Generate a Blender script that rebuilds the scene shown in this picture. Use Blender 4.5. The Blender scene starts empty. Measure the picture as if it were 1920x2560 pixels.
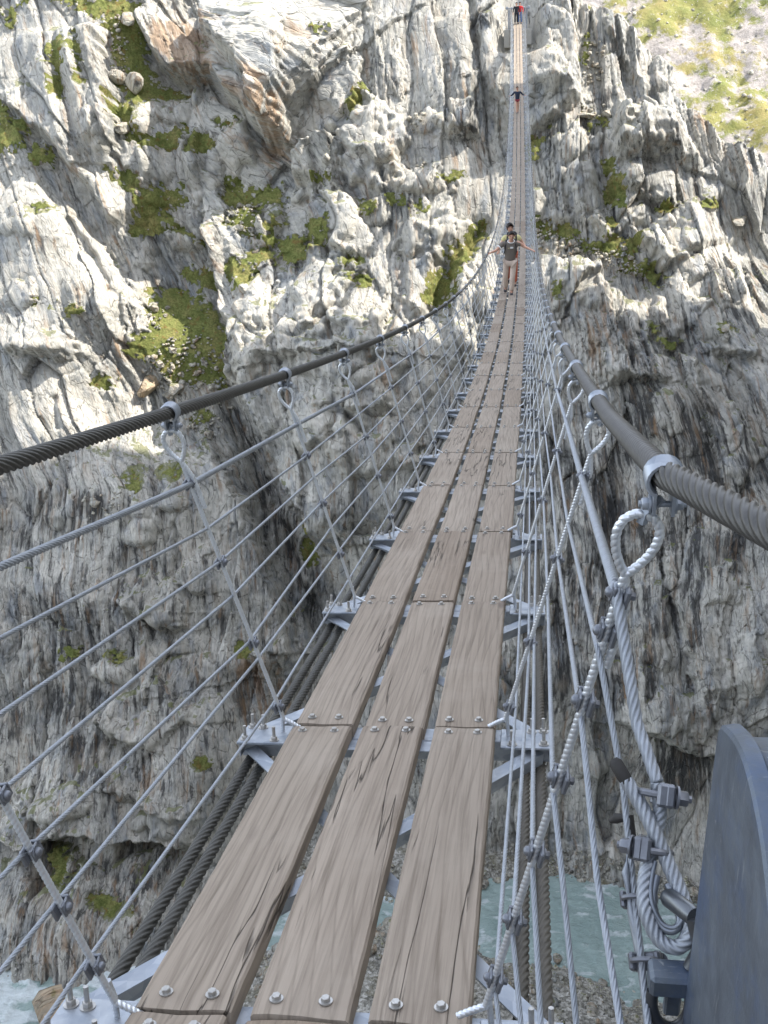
import bpy, math, random
import numpy as np
from mathutils import Vector, Matrix
random.seed(7); RNG=np.random.default_rng(7)
SC_=bpy.context.scene; COL=SC_.collection
rad=math.radians
# hand-surveyed shapes on the rock wall, in metres along and up the wall
MAC=[[-47.25,75.29,4.0],[-40.73,68.84,5.0],[-36.83,73.1,3.0],[-35.46,63.37,4.5],[-34.27,56.6,3.0],[-45.44,59.37,6.0],[-44.56,51.79,7.0],[-36.93,44.65,7.0],[-29.9,43.45,4.5],[-43.61,37.6,7.5],[-42.93,28.95,8.0],[-32.33,29.11,8.0],[-26.98,31.09,5.5],[-23.74,22.63,6.0],[-20.8,15.93,4.5],[-34.89,17.44,9.0],[-41.42,13.99,9.5],[-26.42,9.51,8.0],[-40.69,4.39,10.0],[-33.84,3.14,10.0],[-29.14,1.57,9.0],[-25.05,1.06,6.0],[-35.86,-5.75,12.0],[-29.55,-5.5,11.5],[-37.76,-8.0,14.5],[-31.18,-8.22,15.0],[-24.83,-6.88,11.0],[-20.85,-6.73,8.0],[-47.27,-6.98,15.0],[-53.25,63.27,6.0],[-49.66,30.48,9.0],[-47.27,-2.38,10.0],[-30.15,72.79,0.2],[-29.44,69.22,-0.4],[-26.72,63.79,0.4],[-25.25,57.69,-0.5],[-23.32,58.33,-0.3],[-28.66,55.15,0.5],[-25.11,50.28,-0.9],[-28.6,46.41,-0.3],[-27.1,40.96,-1.0],[-28.51,38.67,1.5],[-25.54,35.83,1.2],[-28.06,50.23,-0.6],[-23.05,32.48,-1.0],[-20.16,24.54,-2.5],[-17.56,18.81,-1.5],[-17.8,12.17,0.0],[-21.19,71.2,2.5],[-13.78,68.8,3.0],[-24.11,65.99,2.0],[-7.46,68.95,2.2],[-3.3,70.5,1.0],[-0.16,74.14,-0.5],[-0.13,72.17,-0.3],[2.03,68.0,1.2],[3.76,71.21,0.5],[-6.68,62.7,1.5],[-13.57,61.45,3.2],[-20.58,53.09,-0.5],[-17.26,54.59,1.5],[-11.71,54.14,2.5],[-6.4,52.61,2.5],[-16.58,47.0,4.0],[-20.06,43.56,3.8],[-21.93,40.2,3.0],[-11.02,41.42,5.5],[-12.47,34.57,6.0],[-9.11,29.67,5.0],[-14.24,27.93,4.5],[-6.68,38.29,4.0],[-5.8,24.76,3.0],[-10.92,21.22,2.5],[-3.38,53.38,0.0],[-6.03,48.29,1.5],[-3.54,47.06,2.0],[-1.03,42.03,2.5],[0.83,31.61,3.5],[2.02,18.3,4.0],[3.86,62.69,0.8],[1.44,62.02,0.0],[5.28,58.18,1.2],[7.45,68.39,-1.5],[11.14,69.74,-3.0],[12.59,67.06,-3.0],[14.59,61.02,-2.0],[10.79,62.25,0.5],[11.46,57.04,1.0],[16.26,57.15,-1.5],[20.21,55.77,-4.0],[22.18,53.11,-5.0],[4.74,52.59,-0.2],[8.24,51.91,-0.5],[10.96,49.59,0.0],[14.19,51.0,1.0],[17.63,47.62,0.5],[21.51,46.47,-2.0],[5.62,47.29,3.4],[10.65,43.6,3.0],[15.63,45.39,2.5],[7.31,40.01,4.0],[12.18,36.64,4.2],[18.89,40.3,2.5],[20.4,35.21,3.0],[7.39,28.3,4.5],[13.71,28.38,5.0],[19.96,25.28,5.0],[7.52,18.48,4.2],[13.69,18.75,5.5],[19.75,15.84,6.0],[12.25,12.3,5.0],[7.77,8.5,2.5],[14.16,6.3,3.0],[20.1,7.83,4.5],[6.3,3.19,1.0],[1.26,4.7,1.5],[12.73,2.78,2.0],[20.22,1.46,4.0],[-5.56,11.24,2.5],[-8.96,4.09,1.0],[-15.76,3.96,2.0],[-19.28,-3.27,1.0],[25.7,42.28,1.0],[23.98,19.15,7.0],[24.23,0.7,6.0]]
ST=[[[[-37.13,72.58],[-36.95,69.31],[-35.61,65.53],[-34.96,59.33]],[-38.85,65.26],3,5],[[[-45.97,65.12],[-43.21,62.48],[-40.71,60.65],[-39.06,58.45],[-36.46,55.02],[-35.56,53.69]],[-38.76,62.35],1.8,4],[[[-39.34,56.21],[-37.39,53.41],[-35.37,50.76],[-33.48,48.74],[-32.44,46.05]],[-37.36,48.33],1.4,4],[[[-42.08,58.24],[-40.02,55.19],[-37.69,51.01],[-35.15,47.15],[-34.12,44.07]],[-41.66,51.77],1.1,3],[[[-41.21,69.02],[-39.93,64.5],[-38.67,60.6],[-36.5,57.15]],[-42.22,63.23],0.9,2.5],[[[-40.11,73.17],[-38.72,67.96],[-37.32,63.61],[-35.49,59.32]],[-37.58,70.5],-0.8,2],[[[-34.19,75.87],[-34.18,72.24],[-32.86,69.9],[-31.56,68.55],[-30.15,67.96],[-27.65,68.36],[-25.41,65.52],[-22.9,62.78],[-21.51,61.73]],[-27.02,72.56],3.8,9],[[[-28.5,76.03],[-28.41,71.76],[-25.83,69.29],[-23.34,65.44],[-22.52,62.35],[-20.1,61.42]],[-23.52,69.76],3.2,7],[[[-20.12,71.89],[-20.05,66.92],[-19.93,61.53]],[-23.1,67.89],1.6,5],[[[-13.49,69.98],[-13.49,66.9],[-13.82,65.07],[-15.4,63.08]],[-17.39,67.25],1.3,4],[[[-4.13,75.42],[-3.55,68.68],[-2.15,65.82],[-1.92,62.62]],[-0.42,67.61],1.0,5],[[[4.83,75.19],[5.4,71.73],[5.93,65.55]],[3.09,69.48],2.6,6],[[[5.93,65.55],[2.98,63.56],[1.04,61.91]],[3.11,67.57],1.6,5],[[[-20.29,58.2],[-19.96,60.83],[-17.84,62.08],[-15.39,62.27]],[-15.01,59.84],2.6,6],[[[-28.44,55.58],[-27.61,52.12],[-27.03,50.11],[-26.35,46.41],[-24.94,44.64],[-25.49,41.59],[-25.09,39.88]],[-22.32,45.76],3.6,8],[[[-25.09,39.89],[-23.05,37.7],[-21.58,35.49],[-20.08,31.66],[-17.95,28.39],[-16.54,24.56]],[-17.87,38.37],4.5,7],[[[-26.54,35.42],[-22.92,29.94],[-20.29,23.17],[-18.64,18.86],[-17.91,14.8]],[-26.29,24.28],3.2,5],[[[-19.88,44.66],[-19.71,41.0]],[-17.19,42.48],1.3,4],[[[-25.44,51.69],[-24.83,47.83],[-23.14,47.62]],[-23.5,50.16],1.0,3],[[[8.12,39.23],[9.59,39.89],[13.04,39.95]],[10.63,41.83],1.6,4],[[[16.66,42.51],[20.75,42.31]],[18.58,44.76],1.4,4],[[[7.82,51.13],[8.46,46.25],[9.61,42.25],[9.84,39.89]],[6.68,45.36],1.6,5],[[[11.73,26.99],[13.01,21.7],[14.29,17.23],[15.05,13.68]],[16.79,22.01],1.6,4],[[[8.67,11.55],[11.46,11.04],[14.34,9.67],[16.1,9.28],[18.88,9.85]],[13.79,13.95],2.6,6],[[[-40.57,2.02],[-38.0,0.79],[-34.45,1.79],[-31.93,1.82],[-29.01,1.21],[-27.17,1.24],[-24.64,-0.01]],[-32.37,4.73],3.2,6],[[[-38.36,3.88],[-36.45,2.9],[-34.45,1.79]],[-32.39,5.04],1.2,3],[[[-31.82,5.57],[-28.47,4.03],[-24.69,2.77]],[-27.95,6.57],1.0,3],[[[-33.24,11.32],[-31.01,9.33],[-28.54,8.74]],[-30.52,12.63],1.1,3],[[[-28.12,22.95],[-26.49,21.35],[-25.21,21.38]],[-26.86,23.58],1.1,3],[[[-30.26,18.91],[-28.63,18.08],[-26.61,18.4]],[-29.11,20.82],1.3,3.5],[[[-28.21,15.08],[-26.69,12.94],[-25.3,11.59]],[-28.95,12.65],1.4,3.5],[[[-31.48,20.32],[-30.12,18.75]],[-29.45,21.49],0.8,2.5],[[[-42.33,41.52],[-38.82,41.0],[-37.15,41.5]],[-39.02,42.92],1.4,3.5],[[[-43.86,41.8],[-41.6,41.53]],[-41.81,42.53],0.8,2.5],[[[8.83,65.34],[8.6,60.45]],[10.91,63.07],2.2,4],[[[13.62,64.65],[14.61,61.0]],[11.63,63.14],1.6,4],[[[8.47,59.9],[11.23,59.79]],[10.16,60.62],1.1,3],[[[8.61,57.98],[12.52,56.36],[14.01,56.14]],[11.56,58.46],1.4,3.5],[[[10.22,53.69],[11.5,51.78],[12.62,49.96]],[12.59,53.02],2.2,5],[[[6.09,54.82],[7.82,52.61]],[8.16,54.21],1.3,3],[[[1.45,51.56],[4.44,51.01],[7.55,50.77],[8.04,49.39]],[4.68,48.38],2.4,6],[[[-10.03,60.62],[-10.14,58.95],[-10.71,58.18]],[-11.45,59.09],1.2,4],[[[-5.79,61.95],[-3.15,62.1]],[-5.24,63.39],1.6,4],[[[-18.59,57.78],[-18.19,54.81],[-18.14,51.09]],[-15.04,54.46],1.4,4],[[[-15.59,58.42],[-13.54,55.31],[-11.46,51.57]],[-16.19,54.6],0.9,3],[[[-4.57,49.3],[-5.45,46.41],[-5.44,41.87]],[-2.82,45.65],1.3,4],[[[-6.95,51.42],[-6.69,47.15],[-7.65,45.57]],[-9.17,49.24],1.1,4],[[[-13.83,36.62],[-11.84,36.51],[-9.36,37.05]],[-10.99,38.75],1.2,3],[[[-19.87,41.14],[-18.86,36.08],[-17.79,32.93]],[-14.2,32.93],1.6,4],[[[7.34,74.0],[9.64,69.44],[11.07,66.33]],[11.08,71.81],1.0,3],[[[13.08,69.19],[14.55,64.61],[16.62,60.11]],[12.41,64.56],1.0,3],[[[17.42,57.37],[19.35,53.31],[20.21,47.56]],[16.4,51.7],1.1,3],[[[10.6,39.04],[11.87,34.32],[13.4,29.68]],[14.47,35.04],1.2,3.5],[[[15.19,42.72],[15.88,38.16],[17.14,34.47]],[13.85,38.4],1.0,3]]
BU=[[-33.22,63.83,1.22,1.82,1.3],[-31.76,64.91,0.86,1.06,0.9],[-32.5,59.74,1.58,1.9,1.3],[-29.17,60.1,0.89,3.04,1.5],[-27.42,59.97,0.75,2.28,1.1],[-25.49,62.03,1.86,2.73,1.3],[-29.39,67.01,0.69,1.44,1.2],[-29.88,53.46,1.86,0.91,1.2],[-31.25,54.78,0.83,0.76,0.9],[-33.77,56.46,0.57,1.97,1],[-33.02,52.56,0.86,1.82,1],[-31.87,56.74,0.86,0.61,0.7],[-30.48,64.88,0.72,1.37,0.9],[-12.8,61.16,3.4,4.5,2],[-18.92,59.18,1.29,2.52,1.5],[-21.83,54.73,1.16,2.09,1.6],[-8.07,58.0,2.89,1.51,1.5],[-7.74,63.45,1.19,1.01,1],[-5.24,63.75,2.04,1.37,1.5],[-11.85,55.18,1.22,1.8,0.9],[-8.26,52.68,2.24,2.34,1.5],[-5.64,53.26,1.97,2.7,1.5],[-15.06,53.66,1.77,3.06,1.4],[-16.89,48.23,2.89,3.78,1.8],[-22.88,46.09,1.53,3.24,1.6],[-22.65,42.04,1.7,3.06,1.4],[-13.42,40.72,4.08,4.32,2.2],[-16.35,36.07,2.21,2.52,1.2],[-11.75,33.51,4.25,2.34,2.2],[-8.68,46.98,1.43,3.24,1],[-7.07,41.0,1.63,3.24,1],[-4.07,50.15,1.29,2.16,1.2],[-5.06,43.4,1.63,2.52,1],[-21.19,35.18,1.36,3.96,1],[11.27,63.15,2.45,2.66,2.3],[9.63,61.16,1.02,0.86,0.8],[9.91,58.99,1.43,1.01,1],[12.63,58.21,1.77,1.3,1],[15.48,54.34,1.29,2.16,1.2],[11.49,55.09,2.04,1.22,1],[11.88,51.77,1.43,1.87,1.4],[14.98,50.57,1.7,1.44,1],[4.96,61.82,2.04,1.73,1.1],[5.64,58.6,1.97,1.37,1],[6.3,56.67,1.7,1.51,1],[7.02,62.27,0.68,1.22,0.8],[3.98,55.08,1.29,0.86,0.9],[7.41,53.78,1.02,1.22,0.9],[1.91,56.16,0.82,1.87,0.9],[17.2,58.5,1.29,1.8,0.9],[13.89,47.03,2.72,2.38,1.4],[16.64,45.35,1.97,2.09,1],[5.66,48.28,2.65,2.74,1.6],[10.36,46.01,1.29,2.16,1],[17.94,36.29,1.63,2.16,1.1],[15.99,41.39,1.16,2.16,1],[18.88,33.79,1.63,2.52,1],[12.97,37.34,1.29,2.16,0.8],[16.98,23.23,1.63,2.16,1],[11.74,20.11,1.87,3.96,1],[13.57,13.01,3.06,2.02,1.2],[18.54,15.67,1.63,3.24,1],[6.74,8.09,1.7,1.37,1],[-37.27,28.4,1.29,2.52,0.9],[-28.2,29.04,1.36,1.3,1.2],[-30.42,27.44,1.5,2.09,1],[-28.8,20.49,2.72,2.38,1.3],[-31.79,14.99,1.63,1.37,0.9],[-38.74,15.57,1.36,2.52,0.9],[-24.32,11.81,1.63,1.37,0.8],[-29.44,10.27,2.04,1.44,0.8],[-18.71,23.21,0.95,2.52,0.8],[-39.04,42.6,1.9,1.22,1.3],[-42.11,46.45,1.7,1.44,0.8],[-34.96,4.31,3.06,2.02,1.3],[-27.21,3.57,2.38,1.51,1.1],[-42.48,53.22,2.04,1.44,0.8],[2.39,68.29,2.38,3.24,1],[1.63,73.04,2.04,1.22,0.7]]
CR=[[[[-3.01,54.15],[-5.0,51.52],[-6.27,49.21],[-6.65,46.78]],0.9,1.3],[[[6.91,62.57],[7.57,57.69],[8.28,55.15]],0.7,1.0],[[[8.08,61.14],[8.23,57.06]],0.4,0.7],[[[-41.16,71.1],[-40.51,67.89],[-39.93,64.5]],0.35,0.5],[[[-39.37,70.89],[-37.93,66.44],[-37.48,63.61]],0.35,0.5],[[[-4.16,75.42],[-3.54,68.37]],0.5,0.9],[[[-27.97,26.91],[-27.66,22.64]],0.3,0.9],[[[7.67,31.61],[9.39,24.75]],0.5,0.8],[[[-10.86,44.37],[-9.32,38.14]],0.3,0.5],[[[-39.11,54.03],[-37.05,50.84],[-34.26,46.62],[-33.93,43.57]],0.35,0.6],[[[-37.42,53.65],[-34.67,49.51],[-32.79,46.8]],0.3,0.5],[[[-39.16,38.02],[-38.71,35.53]],0.3,0.5],[[[-25.67,38.74],[-21.94,30.92],[-19.36,23.81],[-16.93,18.17]],1.0,2.2],[[[-3.79,51.54],[-2.73,42.01]],0.4,0.7],[[[-9.56,51.36],[-8.92,44.62]],0.3,0.5],[[[-18.46,52.67],[-13.39,50.57]],0.3,0.5]]
GR=[[[-42.09,75.11],[-38.43,73.86],[-37.11,72.41],[-36.71,69.69],[-35.13,65.21],[-34.33,64.43],[-33.0,66.01],[-30.4,67.4],[-32.81,67.94],[-34.15,69.81],[-34.29,74.87],[-35.55,75.55]],[[-35.57,65.18],[-34.34,65.36],[-33.99,63.64],[-33.03,62.3],[-31.39,63.08],[-30.13,63.91],[-30.03,61.66],[-32.59,61.02],[-34.71,61.67]],[[-30.07,62.92],[-28.66,63.45],[-27.09,62.22],[-27.88,61.78],[-29.75,61.56]],[[-35.99,58.6],[-34.03,58.81],[-33.06,57.58],[-30.14,58.28],[-29.98,56.76],[-31.9,55.56],[-29.7,54.36],[-28.06,53.39],[-31.39,54.62],[-34.17,53.53],[-33.34,56.8]],[[-26.66,59.55],[-23.97,58.47],[-21.43,58.98],[-21.38,57.55],[-23.3,57.34],[-23.35,53.41],[-25.75,54.51],[-25.5,56.89],[-26.47,57.67]],[[-25.17,64.08],[-25.49,63.88],[-26.24,63.84],[-27.0,64.0],[-27.32,64.26],[-27.01,64.47],[-26.24,64.5],[-25.48,64.34]],[[-20.94,57.42],[-20.51,54.54],[-20.83,53.49],[-18.49,53.54],[-18.01,51.33],[-19.6,50.54],[-22.41,51.41],[-23.57,48.72],[-24.56,48.63],[-25.62,50.12],[-24.86,51.06],[-23.08,51.92],[-21.13,52.27],[-22.14,53.13],[-21.52,55.1]],[[-23.71,57.59],[-22.71,56.6],[-22.94,52.85],[-23.91,53.8],[-23.96,55.68]],[[-18.19,54.57],[-16.55,54.68],[-16.19,53.25],[-17.06,51.72],[-18.15,53.18]],[[-2.72,54.94],[-5.45,51.97],[-7.01,49.35],[-7.55,47.23],[-5.33,46.77],[-4.95,49.52],[-3.68,51.89],[-2.54,53.23]],[[-12.15,55.43],[-12.37,55.12],[-12.91,55.03],[-13.46,55.21],[-13.7,55.55],[-13.47,55.84],[-12.93,55.93],[-12.38,55.76]],[[-9.34,56.1],[-9.59,55.82],[-10.21,55.69],[-10.84,55.8],[-11.11,56.07],[-10.86,56.33],[-10.23,56.45],[-9.61,56.36]],[[-13.21,50.52],[-13.44,50.33],[-14.02,50.25],[-14.61,50.36],[-14.88,50.59],[-14.66,50.8],[-14.06,50.85],[-13.46,50.74]],[[-12.23,48.8],[-12.45,48.37],[-13.03,48.15],[-13.65,48.28],[-13.94,48.69],[-13.73,49.13],[-13.13,49.33],[-12.51,49.19]],[[-4.56,58.84],[-4.9,58.49],[-5.73,58.31],[-6.56,58.39],[-6.91,58.69],[-6.58,59.04],[-5.75,59.22],[-4.91,59.14]],[[-16.58,70.88],[-16.75,70.59],[-17.19,70.51],[-17.63,70.68],[-17.83,71.0],[-17.65,71.3],[-17.22,71.39],[-16.77,71.22]],[[-16.08,58.0],[-16.32,57.89],[-16.9,57.93],[-17.49,58.1],[-17.74,58.29],[-17.5,58.39],[-16.9,58.33],[-16.32,58.18]],[[-7.73,55.82],[-7.98,55.53],[-8.6,55.39],[-9.22,55.46],[-9.48,55.71],[-9.23,56.0],[-8.62,56.15],[-7.99,56.07]],[[-13.48,66.6],[-13.25,66.29],[-13.95,64.76],[-14.83,63.98],[-14.12,65.23]],[[-32.71,48.59],[-29.07,49.09],[-27.05,46.4],[-24.81,44.14],[-25.7,40.07],[-30.67,39.79],[-31.57,41.18],[-33.85,42.88],[-32.24,44.69]],[[-30.39,51.28],[-27.46,51.2],[-27.42,49.78],[-29.74,49.73]],[[-34.68,39.89],[-34.93,39.63],[-35.5,39.45],[-36.04,39.44],[-36.25,39.62],[-36.0,39.88],[-35.44,40.06],[-34.89,40.07]],[[-26.66,37.21],[-26.99,36.89],[-27.85,36.75],[-28.73,36.86],[-29.12,37.17],[-28.8,37.49],[-27.94,37.64],[-27.05,37.51]],[[-41.29,69.86],[-40.71,71.13],[-39.94,70.83],[-39.78,64.5],[-40.17,64.8]],[[-39.66,70.86],[-39.26,71.09],[-37.83,66.12],[-38.21,66.41]],[[-45.89,64.61],[-42.86,62.0],[-43.43,60.06],[-45.46,59.8]],[[-47.2,74.32],[-44.79,75.16],[-46.12,72.95]],[[-43.03,60.85],[-41.08,60.27],[-40.63,59.1],[-42.05,59.17]],[[1.28,54.86],[4.94,54.08],[7.04,52.74],[8.08,52.47],[8.15,55.16],[9.33,53.73],[10.37,52.37],[12.12,49.86],[13.35,49.33],[10.37,49.47],[7.82,51.92],[1.29,53.8]],[[5.59,63.98],[8.25,63.77],[7.73,64.54],[6.65,63.3]],[[0.93,60.55],[1.17,62.18],[2.98,63.29],[2.09,61.85],[1.58,60.51]],[[7.82,60.01],[8.73,60.04],[9.8,55.75],[8.26,56.05]],[[17.65,56.93],[17.4,56.72],[16.8,56.55],[16.2,56.52],[15.96,56.66],[16.2,56.87],[16.79,57.03],[17.39,57.05]],[[6.56,71.55],[6.49,71.02],[6.3,70.77],[6.1,70.94],[6.01,71.43],[6.08,71.96],[6.27,72.21],[6.47,72.04]],[[6.44,70.33],[6.35,69.94],[6.11,69.73],[5.87,69.84],[5.76,70.2],[5.85,70.59],[6.09,70.79],[6.33,70.69]],[[14.01,56.14],[13.81,55.9],[13.32,55.74],[12.85,55.77],[12.65,55.96],[12.85,56.2],[13.33,56.36],[13.81,56.34]],[[13.96,43.52],[13.72,43.35],[13.13,43.25],[12.55,43.29],[12.32,43.45],[12.56,43.63],[13.15,43.74],[13.72,43.69]],[[18.47,44.83],[18.31,44.64],[17.92,44.53],[17.55,44.56],[17.4,44.72],[17.56,44.91],[17.95,45.02],[18.33,44.99]],[[3.89,47.64],[3.82,47.23],[3.64,47.07],[3.46,47.25],[3.39,47.67],[3.46,48.09],[3.65,48.27],[3.82,48.08]],[[12.35,44.34],[12.24,43.85],[12.01,43.64],[11.79,43.83],[11.71,44.31],[11.83,44.82],[12.06,45.03],[12.27,44.84]],[[8.07,53.19],[10.36,53.09],[12.12,49.78],[13.36,49.44],[13.09,48.89],[10.36,49.44]],[[-31.11,30.78],[-31.15,30.18],[-31.44,29.91],[-31.8,30.14],[-32.01,30.72],[-31.98,31.32],[-31.73,31.6],[-31.36,31.37]],[[-28.14,31.81],[-28.27,31.39],[-28.73,31.19],[-29.26,31.32],[-29.56,31.7],[-29.45,32.12],[-28.99,32.33],[-28.44,32.2]],[[-16.64,25.6],[-16.98,24.53],[-17.59,24.08],[-18.16,24.52],[-18.35,25.61],[-17.98,26.68],[-17.34,27.11],[-16.78,26.66]],[[-31.01,16.21],[-31.19,16.08],[-31.64,16.01],[-32.11,16.06],[-32.31,16.18],[-32.12,16.32],[-31.65,16.39],[-31.2,16.34]],[[-34.78,16.26],[-35.0,16.06],[-35.55,15.96],[-36.11,16.02],[-36.35,16.21],[-36.13,16.42],[-35.58,16.52],[-35.02,16.46]],[[-21.03,16.8],[-21.22,16.48],[-21.75,16.35],[-22.3,16.48],[-22.56,16.8],[-22.35,17.12],[-21.83,17.26],[-21.28,17.12]],[[-36.14,0.36],[-34.45,0.5],[-33.61,-0.78],[-34.37,-1.67],[-35.5,-1.34]],[[-31.88,-2.46],[-30.84,-2.58],[-29.1,-3.47],[-29.22,-3.89],[-30.89,-3.21]],[[-24.03,7.85],[-24.14,7.72],[-24.39,7.68],[-24.66,7.74],[-24.77,7.88],[-24.66,8.02],[-24.4,8.07],[-24.14,7.99]],[[-38.74,45.87],[-39.0,45.72],[-39.64,45.66],[-40.29,45.73],[-40.57,45.88],[-40.31,46.02],[-39.67,46.08],[-39.02,46.02]],[[-36.7,45.28],[-36.88,45.13],[-37.34,45.07],[-37.82,45.12],[-38.03,45.27],[-37.84,45.42],[-37.37,45.48],[-36.9,45.43]],[[-40.29,54.91],[-40.46,54.63],[-40.93,54.41],[-41.46,54.41],[-41.72,54.61],[-41.54,54.88],[-41.04,55.08],[-40.53,55.09]],[[14.32,30.92],[14.79,30.81],[14.66,30.31],[14.19,30.43]]]
SC=[[[-33.25,41.14],[-30.63,44.42],[-27.08,44.37],[-25.7,40.07],[-29.23,38.81],[-31.4,39.01]],[[-32.61,47.19],[-31.09,47.15],[-31.21,44.69],[-32.26,44.86]],[[-25.5,56.89],[-23.45,57.03],[-23.18,52.94],[-25.11,53.89]],[[1.41,54.6],[4.43,53.83],[7.56,52.2],[9.86,52.66],[11.62,49.43],[7.8,50.48],[1.58,52.15]],[[1.57,52.36],[7.04,52.66],[10.62,51.75],[10.87,49.29],[8.32,50.56],[4.45,51.23]],[[5.53,71.61],[7.72,71.53],[8.33,68.15],[6.0,67.66]],[[5.73,65.22],[7.75,65.53],[7.99,64.24],[5.86,64.0]],[[-29.22,38.5],[-25.63,38.82],[-26.0,36.67],[-26.94,34.58],[-29.32,36.44]],[[-25.83,57.21],[-23.46,57.35],[-23.89,55.76]],[[-8.69,59.49],[-6.64,59.63],[-6.62,58.71],[-8.37,58.6]],[[-37.22,73.75],[-35.77,74.52],[-35.16,66.8],[-36.39,67.7]],[[-35.44,29.25],[-32.17,29.64],[-31.9,27.69],[-35.01,27.31]],[[2.67,-0.24],[5.32,0.86],[8.59,0.47],[12.42,-0.12],[12.42,-0.92],[7.31,-1.6],[2.69,-1.23]],[[-9.82,63.74],[-8.06,64.03],[-8.03,62.07],[-9.64,62.52]]]
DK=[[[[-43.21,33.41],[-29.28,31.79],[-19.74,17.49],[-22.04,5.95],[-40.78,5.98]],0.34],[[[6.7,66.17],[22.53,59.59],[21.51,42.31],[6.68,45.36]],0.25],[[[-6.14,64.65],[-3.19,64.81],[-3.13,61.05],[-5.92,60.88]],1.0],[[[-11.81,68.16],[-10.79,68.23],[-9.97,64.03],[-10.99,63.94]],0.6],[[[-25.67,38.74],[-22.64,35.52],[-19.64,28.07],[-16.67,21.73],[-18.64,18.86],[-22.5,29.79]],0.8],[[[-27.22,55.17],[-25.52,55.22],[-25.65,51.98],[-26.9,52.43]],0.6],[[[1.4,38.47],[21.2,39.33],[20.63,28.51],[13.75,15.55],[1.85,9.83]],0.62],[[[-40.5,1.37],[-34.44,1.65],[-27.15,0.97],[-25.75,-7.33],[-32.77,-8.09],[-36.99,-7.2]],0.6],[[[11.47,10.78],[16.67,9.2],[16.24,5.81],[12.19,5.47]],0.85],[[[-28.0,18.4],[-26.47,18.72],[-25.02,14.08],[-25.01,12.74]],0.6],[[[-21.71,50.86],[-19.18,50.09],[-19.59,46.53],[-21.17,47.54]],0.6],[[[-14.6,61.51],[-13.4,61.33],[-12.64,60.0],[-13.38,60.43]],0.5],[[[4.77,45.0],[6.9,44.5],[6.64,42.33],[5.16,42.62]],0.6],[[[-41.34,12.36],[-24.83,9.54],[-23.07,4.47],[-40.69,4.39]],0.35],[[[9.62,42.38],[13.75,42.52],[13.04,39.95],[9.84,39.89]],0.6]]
RU=[[[[-32.24,73.52],[-28.36,72.88],[-27.49,68.68],[-29.86,68.31],[-32.74,70.26]],0.9],[[[-23.5,66.64],[-22.05,66.51],[-20.09,61.84],[-22.23,61.78]],0.9],[[[7.3,46.16],[7.68,46.19],[7.4,44.24],[6.88,40.76],[6.64,40.76],[7.03,44.5]],1.0],[[[-21.11,71.02],[-20.17,70.96],[-20.13,67.51],[-20.93,67.88]],0.5],[[[-29.63,42.23],[-25.67,38.74],[-27.92,38.39]],0.4],[[[-28.87,6.99],[-27.53,6.73],[-27.72,4.28],[-28.76,5.11]],0.7],[[[-40.58,60.68],[-38.16,58.31],[-38.43,57.68],[-40.26,59.48]],0.5],[[[-24.05,16.13],[-19.61,16.13],[-17.66,10.48],[-21.86,10.75]],0.45],[[[-34.88,43.04],[-33.93,43.28],[-33.87,42.46],[-34.73,42.25]],0.7],[[[-11.4,40.57],[-10.13,40.46],[-10.11,38.9],[-11.23,39.0]],0.6],[[[8.65,44.52],[9.89,43.99],[9.62,42.91],[9.13,43.3]],0.6],[[[-38.36,-0.86],[-30.29,-1.96],[-29.12,-7.52],[-36.43,-6.6]],0.25],[[[15.86,64.95],[16.64,64.64],[16.75,63.47],[15.96,63.76]],0.7]]
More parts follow.
